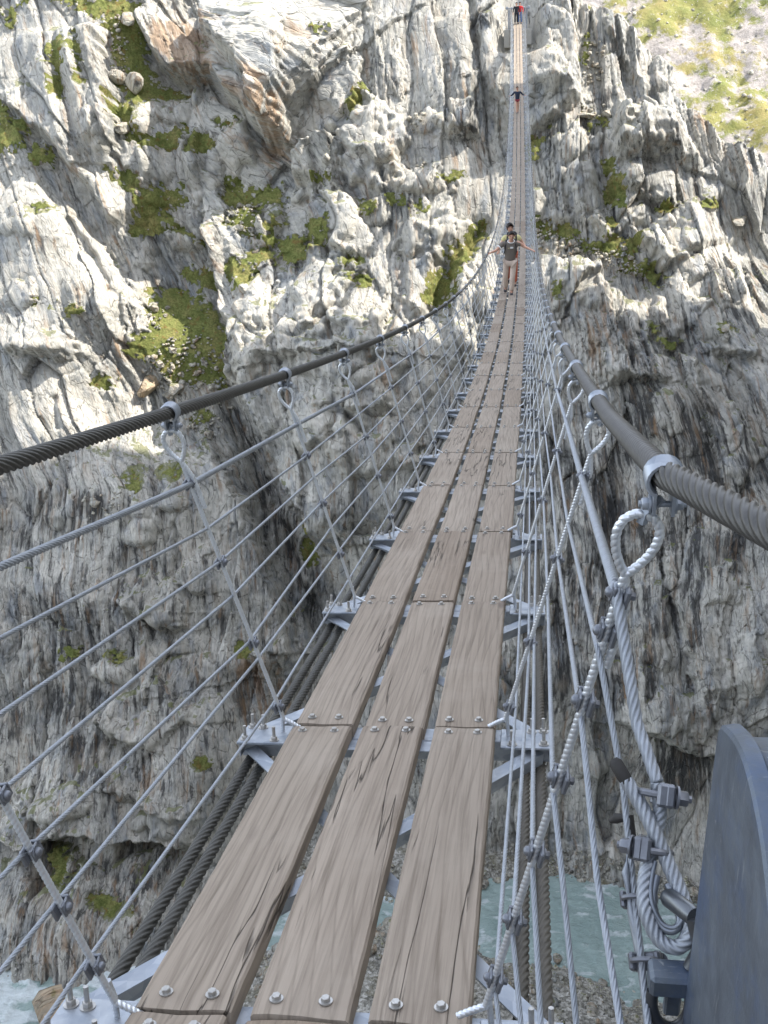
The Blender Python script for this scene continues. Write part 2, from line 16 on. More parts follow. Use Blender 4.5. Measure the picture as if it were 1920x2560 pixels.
SM=[[[[-47.21,74.52],[-37.83,72.59],[-35.67,65.72],[-34.96,59.4],[-41.0,60.65],[-46.03,65.49]],1.0],[[[-45.39,58.63],[-41.12,57.64],[-37.67,54.24],[-32.59,46.84],[-35.38,44.1],[-40.55,44.67],[-44.39,48.23]],0.8],[[[-27.11,75.59],[-18.31,73.25],[-12.4,69.92],[-13.7,65.19],[-19.73,63.15],[-23.52,69.76]],0.5],[[[-39.63,70.67],[-36.86,69.83],[-35.3,63.58],[-35.04,59.33],[-37.57,65.79]],1.0],[[[-46.84,70.61],[-41.25,69.52],[-39.33,64.51],[-38.1,60.65],[-40.75,61.28],[-45.32,67.03]],0.7],[[[-43.12,60.06],[-40.57,58.01],[-35.47,51.81],[-33.23,49.62],[-35.97,48.68],[-40.5,53.91]],0.75],[[[-24.53,72.63],[-20.5,71.76],[-20.13,66.93],[-22.06,68.3],[-24.07,69.21]],0.8],[[[-3.5,71.44],[5.18,72.92],[5.97,65.62],[2.99,63.74],[1.09,61.87],[-2.15,65.39]],1.0],[[[-8.3,74.1],[-4.15,74.91],[-3.54,68.37],[-8.7,67.13]],0.9],[[[-14.84,64.3],[-10.24,63.39],[-10.58,59.07],[-13.1,57.63],[-15.37,59.86]],1.0],[[[-16.25,56.8],[-14.34,56.58],[-11.77,51.87],[-12.62,50.63],[-16.12,52.19]],1.0],[[[-18.3,51.02],[-14.8,51.46],[-12.43,47.62],[-11.71,45.68],[-15.81,45.4],[-18.92,46.45]],1.0],[[[-19.82,45.88],[-12.25,45.33],[-10.56,40.73],[-9.09,37.21],[-13.86,37.21],[-18.16,41.08]],0.85],[[[-18.86,36.08],[-13.77,35.18],[-9.29,35.02],[-7.53,31.38],[-18.94,31.58]],0.75],[[[-9.97,50.63],[-7.03,50.4],[-7.24,46.77],[-8.82,44.61]],0.9],[[[-10.34,54.78],[-4.5,55.43],[-5.29,51.51],[-6.74,50.41],[-10.28,51.36]],0.7],[[[8.84,65.68],[13.67,65.67],[13.52,60.89],[8.73,60.32]],1.0],[[[11.23,60.07],[13.52,60.18],[16.66,55.89],[14.79,54.68],[13.49,58.05],[11.22,58.78]],1.0],[[[11.86,48.96],[17.76,47.34],[17.59,43.24],[11.87,43.23]],0.7],[[[3.15,49.99],[7.8,50.39],[7.68,46.19],[4.4,45.54]],0.6],[[[9.91,19.92],[12.44,19.54],[14.11,14.83],[10.4,16.45]],0.9],[[[17.44,16.77],[20.32,16.32],[20.51,12.16],[18.69,12.67]],0.8],[[[-42.03,31.62],[-38.27,31.18],[-38.28,25.94],[-41.75,26.21]],0.6],[[[-32.11,28.82],[-29.3,28.97],[-27.76,24.61],[-28.34,19.69],[-31.4,19.69]],0.6],[[[-37.9,6.19],[-31.76,4.64],[-31.55,1.95],[-36.24,1.86]],0.8],[[[-32.43,15.74],[-27.84,16.15],[-27.22,12.64],[-31.49,12.59]],0.6]]
RIDGE=[[5.13,77.48],[5.8,75.24],[6.96,74.58],[8.43,74.42],[9.55,74.05],[10.69,73.02],[11.08,71.81],[12.9,69.96],[14.32,67.82],[15.31,65.9],[16.99,64.13],[18.38,62.9],[20.19,62.04],[21.32,61.33],[22.83,60.6],[25.42,58.61]]
SB=[[-32.58,39.64],[-29.82,39.39],[-35.97,67.6],[-35.44,73.44],[-34.75,62.38],[20.13,55.8],[5.99,64.24],[1.83,52.51],[17.59,44.5],[-34.3,66.93]]
LOOP=[[0.5813,0.0,1.0341],[0.6101,-0.13,0.881],[0.6362,-0.2,0.8289],[0.6394,-0.225,0.7911],[0.6253,-0.26,0.7534],[0.6153,-0.295,0.7261],[0.6156,-0.325,0.7048],[0.6333,-0.35,0.6807],[0.6568,-0.36,0.681],[0.673,-0.35,0.7021],[0.6653,-0.315,0.7248],[0.649,-0.28,0.7487],[0.631,-0.25,0.7791],[0.6131,-0.22,0.8021],[0.5923,-0.195,0.8261]]
RS=[[[0.5586,0.0,0.9276],[0.594,-0.15,0.783],[0.6064,-0.27,0.6814],[0.6162,-0.42,0.5986]],[[0.5391,0.0,0.791],[0.5548,-0.25,0.6839],[0.5748,-0.45,0.6329]],[[0.499,0.0,0.6271],[0.5128,-0.13,0.5575],[0.5324,-0.3,0.433]],[[0.4674,0.0,0.4542],[0.4822,-0.22,0.3233]],[[0.4343,0.0,0.2832],[0.4513,-0.13,0.2027]],[[0.4034,0.0,0.1237],[0.4118,-0.05,0.0942]]]
CLIPS=[[0.6369,-0.205,0.8118],[0.6278,-0.255,0.7531],[0.6075,-0.275,0.6776],[0.6157,-0.35,0.6383]]
BRK=[[0.6333,-0.37,0.6499],[0.6925,-0.4,0.6915],[0.6442,-0.31,0.7222],[0.6732,-0.36,0.7392]]
SUN=(.64,.14,.755); SUNE=2.05; SKYS=.15; EXPO=2.3; SHX=34.; SHC=72.5

# ------------------------------------------------------------------ helpers
def link(o): COL.objects.link(o); return o
def mesh_obj(name,V,Fc,mat,parent=None,smooth=True,sharp=None):
    me=bpy.data.meshes.new(name); me.from_pydata([tuple(v) for v in V],[],[tuple(f) for f in Fc])
    if mat: me.materials.append(mat)
    if smooth:
        me.polygons.foreach_set('use_smooth',[True]*len(me.polygons))
        if sharp: me.set_sharp_from_angle(angle=rad(sharp))
    me.update(); o=link(bpy.data.objects.new(name,me))
    if parent: o.parent=parent
    return o
def tag(o,label=None,cat=None,group=None,kind=None):
    for k,v in (('label',label),('category',cat),('group',group),('kind',kind)):
        if v: o[k]=v
    return o
def empty(name,loc=(0,0,0),**kw):
    o=link(bpy.data.objects.new(name,None)); o.location=loc; o.empty_display_size=.2; return tag(o,**kw)
class MB:
    def __init__(s): s.v=[]; s.f=[]
    def add(s,V,Fc,M=None):
        b=len(s.v)
        for p in V:
            p=Vector(p); s.v.append(tuple(M@p if M else p))
        s.f+= [tuple(i+b for i in f) for f in Fc]
    def box(s,c,d,M=None,bev=.0):
        x,y,z=[q/2 for q in d]; b=min(bev,x*.9,y*.9,z*.9)
        if b<=0:
            V=[(sx*x,sy*y,sz*z) for sx in(-1,1) for sy in(-1,1) for sz in(-1,1)]
            Fc=[(0,1,3,2),(4,6,7,5),(0,4,5,1),(2,3,7,6),(0,2,6,4),(1,5,7,3)]
        else:
            V=[];idx={}
            for sx in(-1,1):
                for sy in(-1,1):
                    for sz in(-1,1):
                        for a in range(3):
                            p=[sx*(x-b),sy*(y-b),sz*(z-b)]; p[a]=(sx,sy,sz)[a]*(x,y,z)[a]; idx[sx,sy,sz,a]=len(V); V.append(p)
            Fc=[]
            for a in range(3):
                o=[i for i in range(3) if i!=a]
                for sg in(-1,1):
                    q=[]
                    for t in((-1,-1),(1,-1),(1,1),(-1,1)):
                        k=[0,0,0]; k[a]=sg;k[o[0]]=t[0];k[o[1]]=t[1]; q.append(idx[k[0],k[1],k[2],a])
                    Fc.append(q if (sg>0)==(a!=1) else q[::-1])
            for a in range(3):
                o=[i for i in range(3) if i!=a]
                for s0 in(-1,1):
                    for s1 in(-1,1):
                        k0=[0,0,0];k0[o[0]]=s0;k0[o[1]]=s1;k1=list(k0);k0[a]=-1;k1[a]=1
                        q=[idx[(*k0,o[0])],idx[(*k1,o[0])],idx[(*k1,o[1])],idx[(*k0,o[1])]]
                        Fc.append(q if (s0*s1>0)==(a!=1) else q[::-1])
            for sx in(-1,1):
                for sy in(-1,1):
                    for sz in(-1,1):
                        q=[idx[sx,sy,sz,0],idx[sx,sy,sz,1],idx[sx,sy,sz,2]]; Fc.append(q if sx*sy*sz>0 else q[::-1])
        V=[(p[0]+c[0],p[1]+c[1],p[2]+c[2]) for p in V]; s.add(V,Fc,M)
    def cyl(s,p0,p1,r0,r1=None,n=10,cap=True):
        s.tube([p0,p1],[r0,r0 if r1 is None else r1],n,cap)
    def tube(s,pts,r,n=10,cap=True,prof=None,twist=0.,up=None):
        pts=[Vector(p) for p in pts]; m=len(pts); rr=r if hasattr(r,'__len__') else [r]*m
        T=[(pts[min(i+1,m-1)]-pts[max(i-1,0)]).normalized() for i in range(m)]
        ref=Vector(up) if up else (Vector((0,0,1)) if abs(T[0].z)<.9 else Vector((1,0,0)))
        N=(ref-T[0]*ref.dot(T[0])).normalized(); b=len(s.v); L=0.
        for i in range(m):
            if i: 
                N=(N-T[i]*N.dot(T[i])).normalized(); L+=(pts[i]-pts[i-1]).length
            B=T[i].cross(N); ph=twist*L
            for j in range(n):
                a=2*math.pi*j/n; q=rr[i]*(prof[j] if prof else 1.); ca,sa=math.cos(a+ph)*q,math.sin(a+ph)*q
                s.v.append(tuple(pts[i]+N*ca+B*sa))
        for i in range(m-1):
            for j in range(n):
                k=(j+1)%n; s.f.append((b+i*n+j,b+i*n+k,b+(i+1)*n+k,b+(i+1)*n+j))
        if cap: s.f.append(tuple(b+j for j in range(n))[::-1]); s.f.append(tuple(b+(m-1)*n+j for j in range(n)))
    def hexbolt(s,p,ax,r=.012,h=.009,washer=True,dome=False):
        ax=Vector(ax).normalized(); p=Vector(p)
        if washer: s.cyl(p,p+ax*.003,r*1.5,n=14); p=p+ax*.003
        if dome: s.tube([p,p+ax*h*.5,p+ax*h*.85,p+ax*h],[r,r*.9,r*.55,r*.1],12)
        else: s.tube([p,p+ax*h*.85,p+ax*h],[r,r,r*.85],6)
    def lathe(s,prof,n=24,M=None):
        b=len(s.v);m=len(prof)
        for r,z in prof:
            for j in range(n):
                a=2*math.pi*j/n; q=Vector((r*math.cos(a),r*math.sin(a),z)); s.v.append(tuple(M@q if M else q))
        for i in range(m-1):
            for j in range(n):
                k=(j+1)%n; s.f.append((b+i*n+j,b+i*n+k,b+(i+1)*n+k,b+(i+1)*n+j))
    def build(s,name,mat,parent=None,smooth=True,sharp=40): return mesh_obj(name,s.v,s.f,mat,parent,smooth,sharp)
def copy_tree(o,parent=None):
    c=o.copy(); COL.objects.link(c)
    if parent: c.parent=parent
    for ch in list(o.children): copy_tree(ch,c)
    return c
def lobes(n,k=4,dep=.2): return [1-dep+dep*math.sqrt(abs(math.cos(math.pi*j/k))) for j in range(n*k)]
# ------------------------------------------------------------------ noise
def _h(ix,iy,s):
    with np.errstate(over='ignore'):
        n=(ix.astype(np.uint32)*np.uint32(374761393)+iy.astype(np.uint32)*np.uint32(668265263)+np.uint32((s*974634777+1013904223)&0xffffffff))
        n=(n^(n>>np.uint32(13)))*np.uint32(1274126177); n=n^(n>>np.uint32(16)); n=n*np.uint32(2246822519); n=n^(n>>np.uint32(15))
    return n.astype(np.float32)*np.float32(1/4294967296.)
def gn(x,y,s=0):
    x=np.asarray(x,np.float32);y=np.asarray(y,np.float32)
    fx=np.floor(x);fy=np.floor(y);ix=fx.astype(np.int32);iy=fy.astype(np.int32);x=x-fx;y=y-fy
    u=x*x*x*(x*(x*6-15)+10);w=y*y*y*(y*(y*6-15)+10)
    def g(a,b):
        t=_h(ix+a,iy+b,s)*np.float32(6.2831853); return np.cos(t)*(x-a)+np.sin(t)*(y-b)
    a=g(0,0);b=g(1,0);c=g(0,1);d=g(1,1)
    return (a+(b-a)*u+(c-a)*w+(a-b-c+d)*u*w)*1.5
def fbm(x,y,o=4,s=0,g=.5):
    r=0;a=1.;f=1.
    for i in range(o): r=r+a*gn(x*f+i*17.3,y*f-i*9.1,s+i); a*=g; f*=2.03
    return r
def ridged(x,y,o=4,s=0,g=.5):
    r=0;a=1.;f=1.
    for i in range(o): r=r+a*(1-2*np.abs(gn(x*f+i*11.3,y*f+i*5.1,s+i))); a*=g; f*=2.07
    return r
def voro(x,y,s=0,tilt=1.,jit=.9):
    ix=np.floor(x).astype(np.int32);iy=np.floor(y).astype(np.int32)
    d1=np.full(x.shape,9.,np.float32);d2=d1.copy();pl=np.zeros(x.shape,np.float32);cid=np.zeros(x.shape,np.float32)
    for a in(-1,0,1):
        for b in(-1,0,1):
            cx=ix+a;cy=iy+b
            px=cx+.5+jit*(_h(cx,cy,s)-.5);py=cy+.5+jit*(_h(cx,cy,s+1)-.5)
            dx=x-px;dy=y-py;d=np.sqrt(dx*dx+dy*dy)
            m=d<d1
            d2=np.where(m,d1,np.minimum(d2,d)); d1=np.where(m,d,d1)
            p=(_h(cx,cy,s+2)*2-1)+tilt*(dx*(_h(cx,cy,s+3)*2-1)+dy*(_h(cx,cy,s+4)*2-1))
            pl=np.where(m,p,pl); cid=np.where(m,_h(cx,cy,s+5),cid)
    return pl,d2-d1,cid
def inpoly(x,y,P):
    c=np.zeros(x.shape,bool);n=len(P)
    for i in range(n):
        (x0,y0),(x1,y1)=P[i],P[(i+1)%n]
        if y0==y1: continue
        c^=((y0>y)!=(y1>y))&(x<(x1-x0)*(y-y0)/(y1-y0)+x0)
    return c
def segdist(x,y,P):
    best=np.full(x.shape,1e9,np.float32);sg=np.zeros(x.shape,np.float32);tt=np.zeros(x.shape,np.float32);n=len(P)-1
    for i in range(n):
        (x0,y0),(x1,y1)=P[i],P[i+1];dx,dy=x1-x0,y1-y0;l2=dx*dx+dy*dy+1e-9
        t=np.clip(((x-x0)*dx+(y-y0)*dy)/l2,0,1);ex=x-x0-t*dx;ey=y-y0-t*dy;d=np.sqrt(ex*ex+ey*ey)
        m=d<best-1e-4;best=np.where(m,d,best);sg=np.where(m,np.sign(dx*ey-dy*ex),sg);tt=np.where(m,(i+t)/n,tt)
    return best,sg,tt
def softpoly(x,y,P,w):
    "signed soft mask of a polygon: 1 inside, 0 outside, linear over +-w metres"
    xs=[p[0] for p in P];ys=[p[1] for p in P];m=np.zeros(x.shape,np.float32)
    B=(x>min(xs)-w)&(x<max(xs)+w)&(y>min(ys)-w)&(y<max(ys)+w)
    if B.any():
        a=x[B];b=y[B];d,_,_=segdist(a,b,list(P)+[P[0]]);ins=inpoly(a,b,P); m[B]=np.clip(.5+np.where(ins,d,-d)/(2*w),0,1)
    return m
def sstep(a,b,x): t=np.clip((x-a)/(b-a),0,1); return t*t*(3-2*t)
def grid_faces(nu,nv):
    i=np.arange(nu-1)[None,:]+np.arange(nv-1)[:,None]*nu
    return np.stack([i,i+1,i+nu+1,i+nu],-1).reshape(-1,4)
def np_mesh(name,V,Q,mat,attrs={},smooth=True):
    me=bpy.data.meshes.new(name); me.vertices.add(len(V)); me.vertices.foreach_set('co',np.ascontiguousarray(V,np.float32).ravel())
    k=Q.shape[1]; me.loops.add(Q.size); me.loops.foreach_set('vertex_index',np.ascontiguousarray(Q,np.int32).ravel())
    me.polygons.add(len(Q)); me.polygons.foreach_set('loop_start',np.arange(0,Q.size,k,dtype=np.int32))
    me.update(calc_edges=True)
    if smooth: me.polygons.foreach_set('use_smooth',np.ones(len(Q),bool))
    for n,(t,a) in attrs.items():
        at=me.attributes.new(n,t,'POINT'); at.data.foreach_set('vector' if t=='FLOAT_VECTOR' else 'value',np.ascontiguousarray(a,np.float32).ravel())
    if mat: me.materials.append(mat)
    me.update(); return link(bpy.data.objects.new(name,me))
# ------------------------------------------------------------------ materials
class NT:
    def __init__(s,name):
        s.m=bpy.data.materials.new(name); s.m.use_nodes=True; s.t=s.m.node_tree; s.n=s.t.nodes; s.b=s.n['Principled BSDF']
    def node(s,t,**kw):
        o=s.n.new(t)
        for k,v in kw.items(): setattr(o,k,v)
        return o
    def set(s,sock,v):
        if hasattr(v,'is_output') or isinstance(v,bpy.types.NodeSocket): s.t.links.new(v,sock)
        elif isinstance(v,(tuple,list)) and len(v)==3 and sock.type=='RGBA': sock.default_value=(*v,1)
        else: sock.default_value=v
    def attr(s,n,o='Vector'): return s.node('ShaderNodeAttribute',attribute_name=n).outputs[o]
    def coord(s,o='Object'): return s.node('ShaderNodeTexCoord').outputs[o]
    def mapping(s,v,sc=(1,1,1),loc=(0,0,0),rot=(0,0,0)):
        o=s.node('ShaderNodeMapping'); s.set(o.inputs[0],v); o.inputs['Scale'].default_value=sc; s.set(o.inputs['Location'],loc); o.inputs['Rotation'].default_value=rot; return o.outputs[0]
    def noise(s,v,sc=1.,det=4.,ro=.55,dist=0.,out=0):
        o=s.node('ShaderNodeTexNoise'); s.set(o.inputs['Vector'],v); o.inputs['Scale'].default_value=sc;o.inputs['Detail'].default_value=det;o.inputs['Roughness'].default_value=ro;o.inputs['Distortion'].default_value=dist; return o.outputs[out]
    def voro(s,v,sc=1.,feat='F1',out='Distance'):
        o=s.node('ShaderNodeTexVoronoi',feature=feat); s.set(o.inputs['Vector'],v); o.inputs['Scale'].default_value=sc; return o.outputs[out]
    def ramp(s,f,*st,mode='LINEAR'):
        o=s.node('ShaderNodeValToRGB'); s.set(o.inputs[0],f); r=o.color_ramp; r.interpolation=mode
        while len(r.elements)<len(st): r.elements.new(.5)
        for e,(p,c) in zip(r.elements,st): e.position=p; e.color=(*c,1) if isinstance(c,(tuple,list)) else (c,c,c,1)
        return o.outputs[0]
    def mix(s,f,a,b,mode='MIX'):
        o=s.node('ShaderNodeMix',data_type='RGBA',blend_type=mode); s.set(o.inputs[0],f); s.set(o.inputs[6],a); s.set(o.inputs[7],b); return o.outputs[2]
    def math(s,op,a,b=0.,c=0.,clamp=False):
        o=s.node('ShaderNodeMath',operation=op,use_clamp=clamp); s.set(o.inputs[0],a); s.set(o.inputs[1],b); s.set(o.inputs[2],c); return o.outputs[0]
    def bump(s,h,st=.5,d=.02,n=None):
        o=s.node('ShaderNodeBump'); o.inputs['Strength'].default_value=st;o.inputs['Distance'].default_value=d; s.set(o.inputs['Height'],h)
        if n is not None: s.set(o.inputs['Normal'],n)
        return o.outputs[0]
    def fin(s,col=None,rough=.7,normal=None,metal=0.,spec=None):
        if col is not None: s.set(s.b.inputs['Base Color'],col)
        s.set(s.b.inputs['Roughness'],rough); s.set(s.b.inputs['Metallic'],metal)
        if spec is not None: s.set(s.b.inputs['Specular IOR Level'],spec)
        if normal is not None: s.set(s.b.inputs['Normal'],normal)
        return s.m
def rock_material(name,attrs=True,tint=(1,1,1)):
    m=NT(name)
    if attrs: f=m.attr('fol'); dk=m.attr('dark','Fac'); ru=m.attr('rust','Fac'); pol=m.attr('polish','Fac')
    else: f=m.coord(); dk=.15; ru=.12; pol=.3
    st=m.noise(m.mapping(f,(1.9,.17,.6)),1.,7,.66,.25)          # long stains along the layering
    bl=m.noise(f,.20,4,.6)                                      # broad patches
    fi=m.noise(m.mapping(f,(2.1,.62,1.6)),1.1,9,.66,.1)
    mi=m.noise(f,2.6,6,.65)
    col=m.ramp(m.math('ADD',m.math('MULTIPLY',bl,.58),m.math('MULTIPLY',fi,.42)),(.36,(.16,.161,.152)),(.43,(.295,.292,.268)),(.50,(.42,.407,.365)),(.60,(.555,.533,.475)))
    col=m.mix(m.math('MULTIPLY',m.ramp(mi,(.45,0.),(.7,1.)),.4),col,(.22,.235,.19))
    col=m.mix(m.math('MULTIPLY',pol,.38),col,m.mix(m.noise(f,.45,5,.6),(.32,.322,.285),(.54,.51,.445)))
    col=m.mix(m.math('MULTIPLY',m.ramp(m.noise(m.mapping(f,(.8,.25,.5),(3.,9.,1.)),1.,5,.6),(.52,0.),(.66,1.)),.55),col,(.17,.20,.235))
    # lichen and damp streaks down the layers, plus shade painted under the overhangs
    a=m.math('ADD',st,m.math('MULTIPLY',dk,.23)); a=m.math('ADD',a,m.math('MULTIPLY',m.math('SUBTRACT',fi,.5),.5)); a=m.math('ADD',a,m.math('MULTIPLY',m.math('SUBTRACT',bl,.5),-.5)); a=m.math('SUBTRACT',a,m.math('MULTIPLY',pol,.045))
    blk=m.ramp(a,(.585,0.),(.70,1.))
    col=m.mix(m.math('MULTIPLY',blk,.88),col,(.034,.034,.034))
    rs=m.noise(m.mapping(f,(1.9,.22,.8),(7.3,2.1,.4)),1.,5,.6,.5)
    rm=m.ramp(m.math('ADD',rs,m.math('MULTIPLY',ru,.30)),(.565,0.),(.72,1.))
    col=m.mix(m.math('MULTIPLY',m.ramp(m.noise(m.mapping(f,(.7,.3,.4),(5.,2.,7.)),1.,5,.62),(.53,0.),(.68,1.)),.38),col,(.40,.34,.26)); col=m.mix(m.math('MULTIPLY',rm,.7),col,(.27,.165,.085))
    wh=m.noise(m.mapping(f,(2.4,.30,1.),(1.3,8.1,3.)),1.3,5,.7,.8)
    col=m.mix(m.math('MULTIPLY',m.ramp(wh,(.56,0.),(.68,1.)),.5),col,(.55,.53,.48))
    # hairline joints
    k1=m.ramp(m.voro(m.mapping(f,(1.5,.42,.5)),1.1,'DISTANCE_TO_EDGE'),(.0,1.),(.035,0.)); k2=m.ramp(m.voro(m.mapping(f,(4.2,1.1,1.)),1.,'DISTANCE_TO_EDGE'),(.0,1.),(.06,0.))
    kk=m.math('MULTIPLY',m.math('MAXIMUM',k1,m.math('MULTIPLY',k2,.35)),m.ramp(mi,(.42,0.),(.55,1.)))
    col=m.mix(m.math('MULTIPLY',kk,.6),col,(.06,.055,.045))
    # thin moss on flat places
    g=m.node('ShaderNodeNewGeometry').outputs['Normal']; sx=m.node('ShaderNodeSeparateXYZ'); m.set(sx.inputs[0],g)
    tf=m.attr('turf','Fac') if attrs else 0.
    mo=m.ramp(m.math('ADD',m.math('ADD',sx.outputs[2],m.math('MULTIPLY',tf,.55)),m.math('MULTIPLY',m.math('SUBTRACT',m.noise(f,.7,5,.6),.5),1.1)),(.95,0.),(1.15,1.))
    col=m.mix(m.math('MULTIPLY',mo,.75),col,(.15,.16,.065))
    col=m.mix(1.,col,tint,'MULTIPLY')
    h=m.math('ADD',m.math('MULTIPLY',fi,.7),m.math('MULTIPLY',m.noise(m.mapping(f,(9,2.2,6)),1.2,6,.7,.4),.5))
    cr=m.voro(m.mapping(f,(2.2,.7,1.)),1.1,'DISTANCE_TO_EDGE'); h=m.math('ADD',h,m.math('MULTIPLY',m.ramp(cr,(0.,0.),(.05,1.)),.28))
    h=m.math('SUBTRACT',h,m.math('MULTIPLY',kk,.5)); nb=m.bump(h,.9,.17)
    return m.fin(col,m.math('SUBTRACT',.85,m.math('MULTIPLY',pol,.2)),nb,spec=.3)
def simple(name,col,rough=.6,metal=0.,nsc=0.,var=.15,bump=0.,bd=.002):
    m=NT(name); c=col; nb=None
    if nsc:
        v=m.noise(m.coord(),nsc,5,.6); c=m.mix(v,tuple(max(0,q*(1-var*2)) for q in col),tuple(min(1,q*(1+var*2)) for q in col))
        if bump: nb=m.bump(v,bump,bd)
    return m.fin(c,rough,nb,metal)
# ------------------------------------------------------------------ the far wall of the gorge
WO=np.array([0,66,-64.]); WV=np.array([0,.5,.8660254]); WN=np.array([0,-.8660254,.5])
mac=np.array(MAC)
def macro(u,v,s=2.6):
    r2=(u[...,None]-mac[:,0])**2+(v[...,None]-mac[:,1])**2; k=r2.min(-1,keepdims=True)
    w=np.exp(-(r2-k)/(2*(s*s+.25*k))); return (w*mac[:,2]).sum(-1)/w.sum(-1)
def axis(lo,a,b,hi,fine,coarse):
    return np.concatenate([np.arange(lo,a,coarse),np.arange(a,b,fine),np.arange(b,hi,coarse)])
us=axis(-78,-57,27,46,.095,.45); vs=axis(-15,-10,80,100,.095,.45)
cu=np.arange(-80,49,1.);cv=np.arange(-17,103,1.)
cm=macro(*np.meshgrid(cu,cv)).astype(np.float32)
tmp=np.stack([np.interp(us,cu,r) for r in cm]); D=np.stack([np.interp(vs,cv,tmp[:,j]) for j in range(len(us))],1).astype(np.float32)
U,V=[a.astype(np.float32) for a in np.meshgrid(us,vs)]
rv=[p[1] for p in RIDGE][::-1]; ru_=[p[0] for p in RIDGE][::-1]
ur=np.interp(vs,[-10,20,45]+rv+[90],[70,60,36]+ru_+[-2]).astype(np.float32)+(.9*gn(vs*.35,vs*0+3.3,5)+.35*gn(vs*1.3,vs*0+1.3,6)).astype(np.float32)
UE=np.minimum(U,ur[:,None]); over=U-UE
def lean(u): return np.interp(u,[-60,-28,-13,3,12,22],[.46,.44,.10,.08,.30,.36]).astype(np.float32)
w1=fbm(UE*.12,V*.12,3,11);w2=fbm(UE*.12+40,V*.12,3,21)
Aq=UE+lean(UE)*np.interp(V,[0,30,80],[-6,0,44]).astype(np.float32)*np.where(UE>3,np.clip((V-8)/30,.35,1),1)+.55*w1
Bq=V+.8*w2
# hand-placed steps, cracks and rounded masses
for P,R,h,Lf in ST:
    xs=[p[0] for p in P];ys=[p[1] for p in P];m=Lf*3
    B=(UE>min(xs)-m)&(UE<max(xs)+m)&(V>min(ys)-m)&(V<max(ys)+m)
    a=UE[B]+.35*gn(UE[B]*.6,V[B]*.6,71)+.18*gn(UE[B]*1.9,V[B]*1.9,72);b=V[B]+.35*gn(UE[B]*.6+9,V[B]*.6,73)+.18*gn(UE[B]*1.9+5,V[B]*1.9,74)
    d,s,t=segdist(a,b,P); sr=segdist(np.array([R[0]],np.float32),np.array([R[1]],np.float32),P)[1][0]
    sd=d*s*sr; end=sstep(0,.12,t)*sstep(0,.12,1-t)
    end=np.where((t<=.001)|(t>=.999),np.exp(-d/1.2)*.3,.3+.7*end)
    D[B]+=(h*np.where(sd>0,sstep(0,.55,sd)*np.exp(-sd/Lf),-.22*np.exp(sd/.8))*end).astype(np.float32)
pol=np.zeros_like(D)
for x,y,rx,ry,h in BU:
    m=1.3*max(rx,ry);B=(abs(UE-x)<m)&(abs(V-y)<m)
    a=UE[B]-x+.60*rx*gn(UE[B]*.55,V[B]*.45,31)+.2*rx*gn(UE[B]*1.5,V[B]*1.3,33);b=V[B]-y+.60*ry*gn(UE[B]*.55+7,V[B]*.45,32)+.2*ry*gn(UE[B]*1.5+3,V[B]*1.3,34)
    a=a+.25*b*rx/ry*0; r=np.sqrt((a/rx)**2+(b/ry)**2)
    k=np.clip(1-r**2.4,0,1)**.75
    D[B]+=((.74 if x<3 else .66)*h*k-.06*np.exp(-((r-1.02)/.09)**2)).astype(np.float32); pol[B]=np.maximum(pol[B],sstep(0,.5,k))
for P,w,h in CR:
    xs=[p[0] for p in P];ys=[p[1] for p in P];m=w*4
    B=(UE>min(xs)-m)&(UE<max(xs)+m)&(V>min(ys)-m)&(V<max(ys)+m)
    d,s,t=segdist(UE[B]+.3*gn(UE[B]*.8,V[B]*.8,41),V[B]+.3*gn(UE[B]*.8,V[B]*.8,42),P); D[B]-=(h*np.exp(-(d/w)**2)).astype(np.float32)
def masks(polys,w):
    m=np.zeros_like(D)
    for P in polys:
        if isinstance(P[1],(int,float)): m=np.maximum(m,softpoly(UE,V,P[0],w)*P[1])
        else: m=np.maximum(m,softpoly(UE,V,P,w))
    return m
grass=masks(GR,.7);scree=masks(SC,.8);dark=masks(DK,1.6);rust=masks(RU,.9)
gb=1.05*grass+(.55*fbm(UE*.6,V*.6,5,51,.65)+.42*gn(UE*2.2,V*2.,57)+.28*gn(UE*5,V*4.5,58)+.06)*sstep(0.,.25,grass)-.25*scree
smo=masks(SM,.9); rough=(1-.45*np.maximum(pol,0))*(1-.72*smo); pol=np.maximum(pol,smo)
flat=1-.8*sstep(.3,.6,gb)
# jointed blocks at four sizes, stretched down the layers
p1,e1,c1=voro(Aq/3.3+.10*gn(Aq*.3,Bq*.12,61),Bq/15.,101,1.6); p2,e2,c2=voro(Aq/1.2+.10*gn(Aq*.7,Bq*.2,62),Bq/6.2+.1*gn(Aq*.7,Bq*.5,63),111,1.8)
p3,e3,c3=voro(Aq/.46+.12*gn(Aq*2,Bq*.5,64),Bq/2.4,121,1.8); p4,e4,_=voro(Aq/.24,Bq/.9+.1*gn(Aq*3,Bq*3,65),131,1.6)
pm=sstep(-.02,.38,fbm(UE*.10+3,V*.085,3,81))            # where the wall is broken up and where it is polished
br=(.22+.78*pm)*rough
def saw(x,sharp): f=x-np.floor(x); return np.where(f<1-sharp,f/(1-sharp),(1-f)/sharp)-.5
fl=np.where(UE<2.5,-1.,1.).astype(np.float32)
w3=gn(Aq*.35,Bq*.09,95);w4=gn(Aq*.9,Bq*.2,96)
D+=flat*(.55*p1*(.55+.45*rough)-.34*np.exp(-e1/.03)+br*(.30*p2-.16*np.exp(-e2/.045))+br*(.10*p3-.06*np.exp(-e3/.07))+br*.035*p4)
D+=flat*(.40*fbm(Aq*.16,Bq*.06,3,1)+.10*fbm(Aq*.45,Bq*.15,3,4))
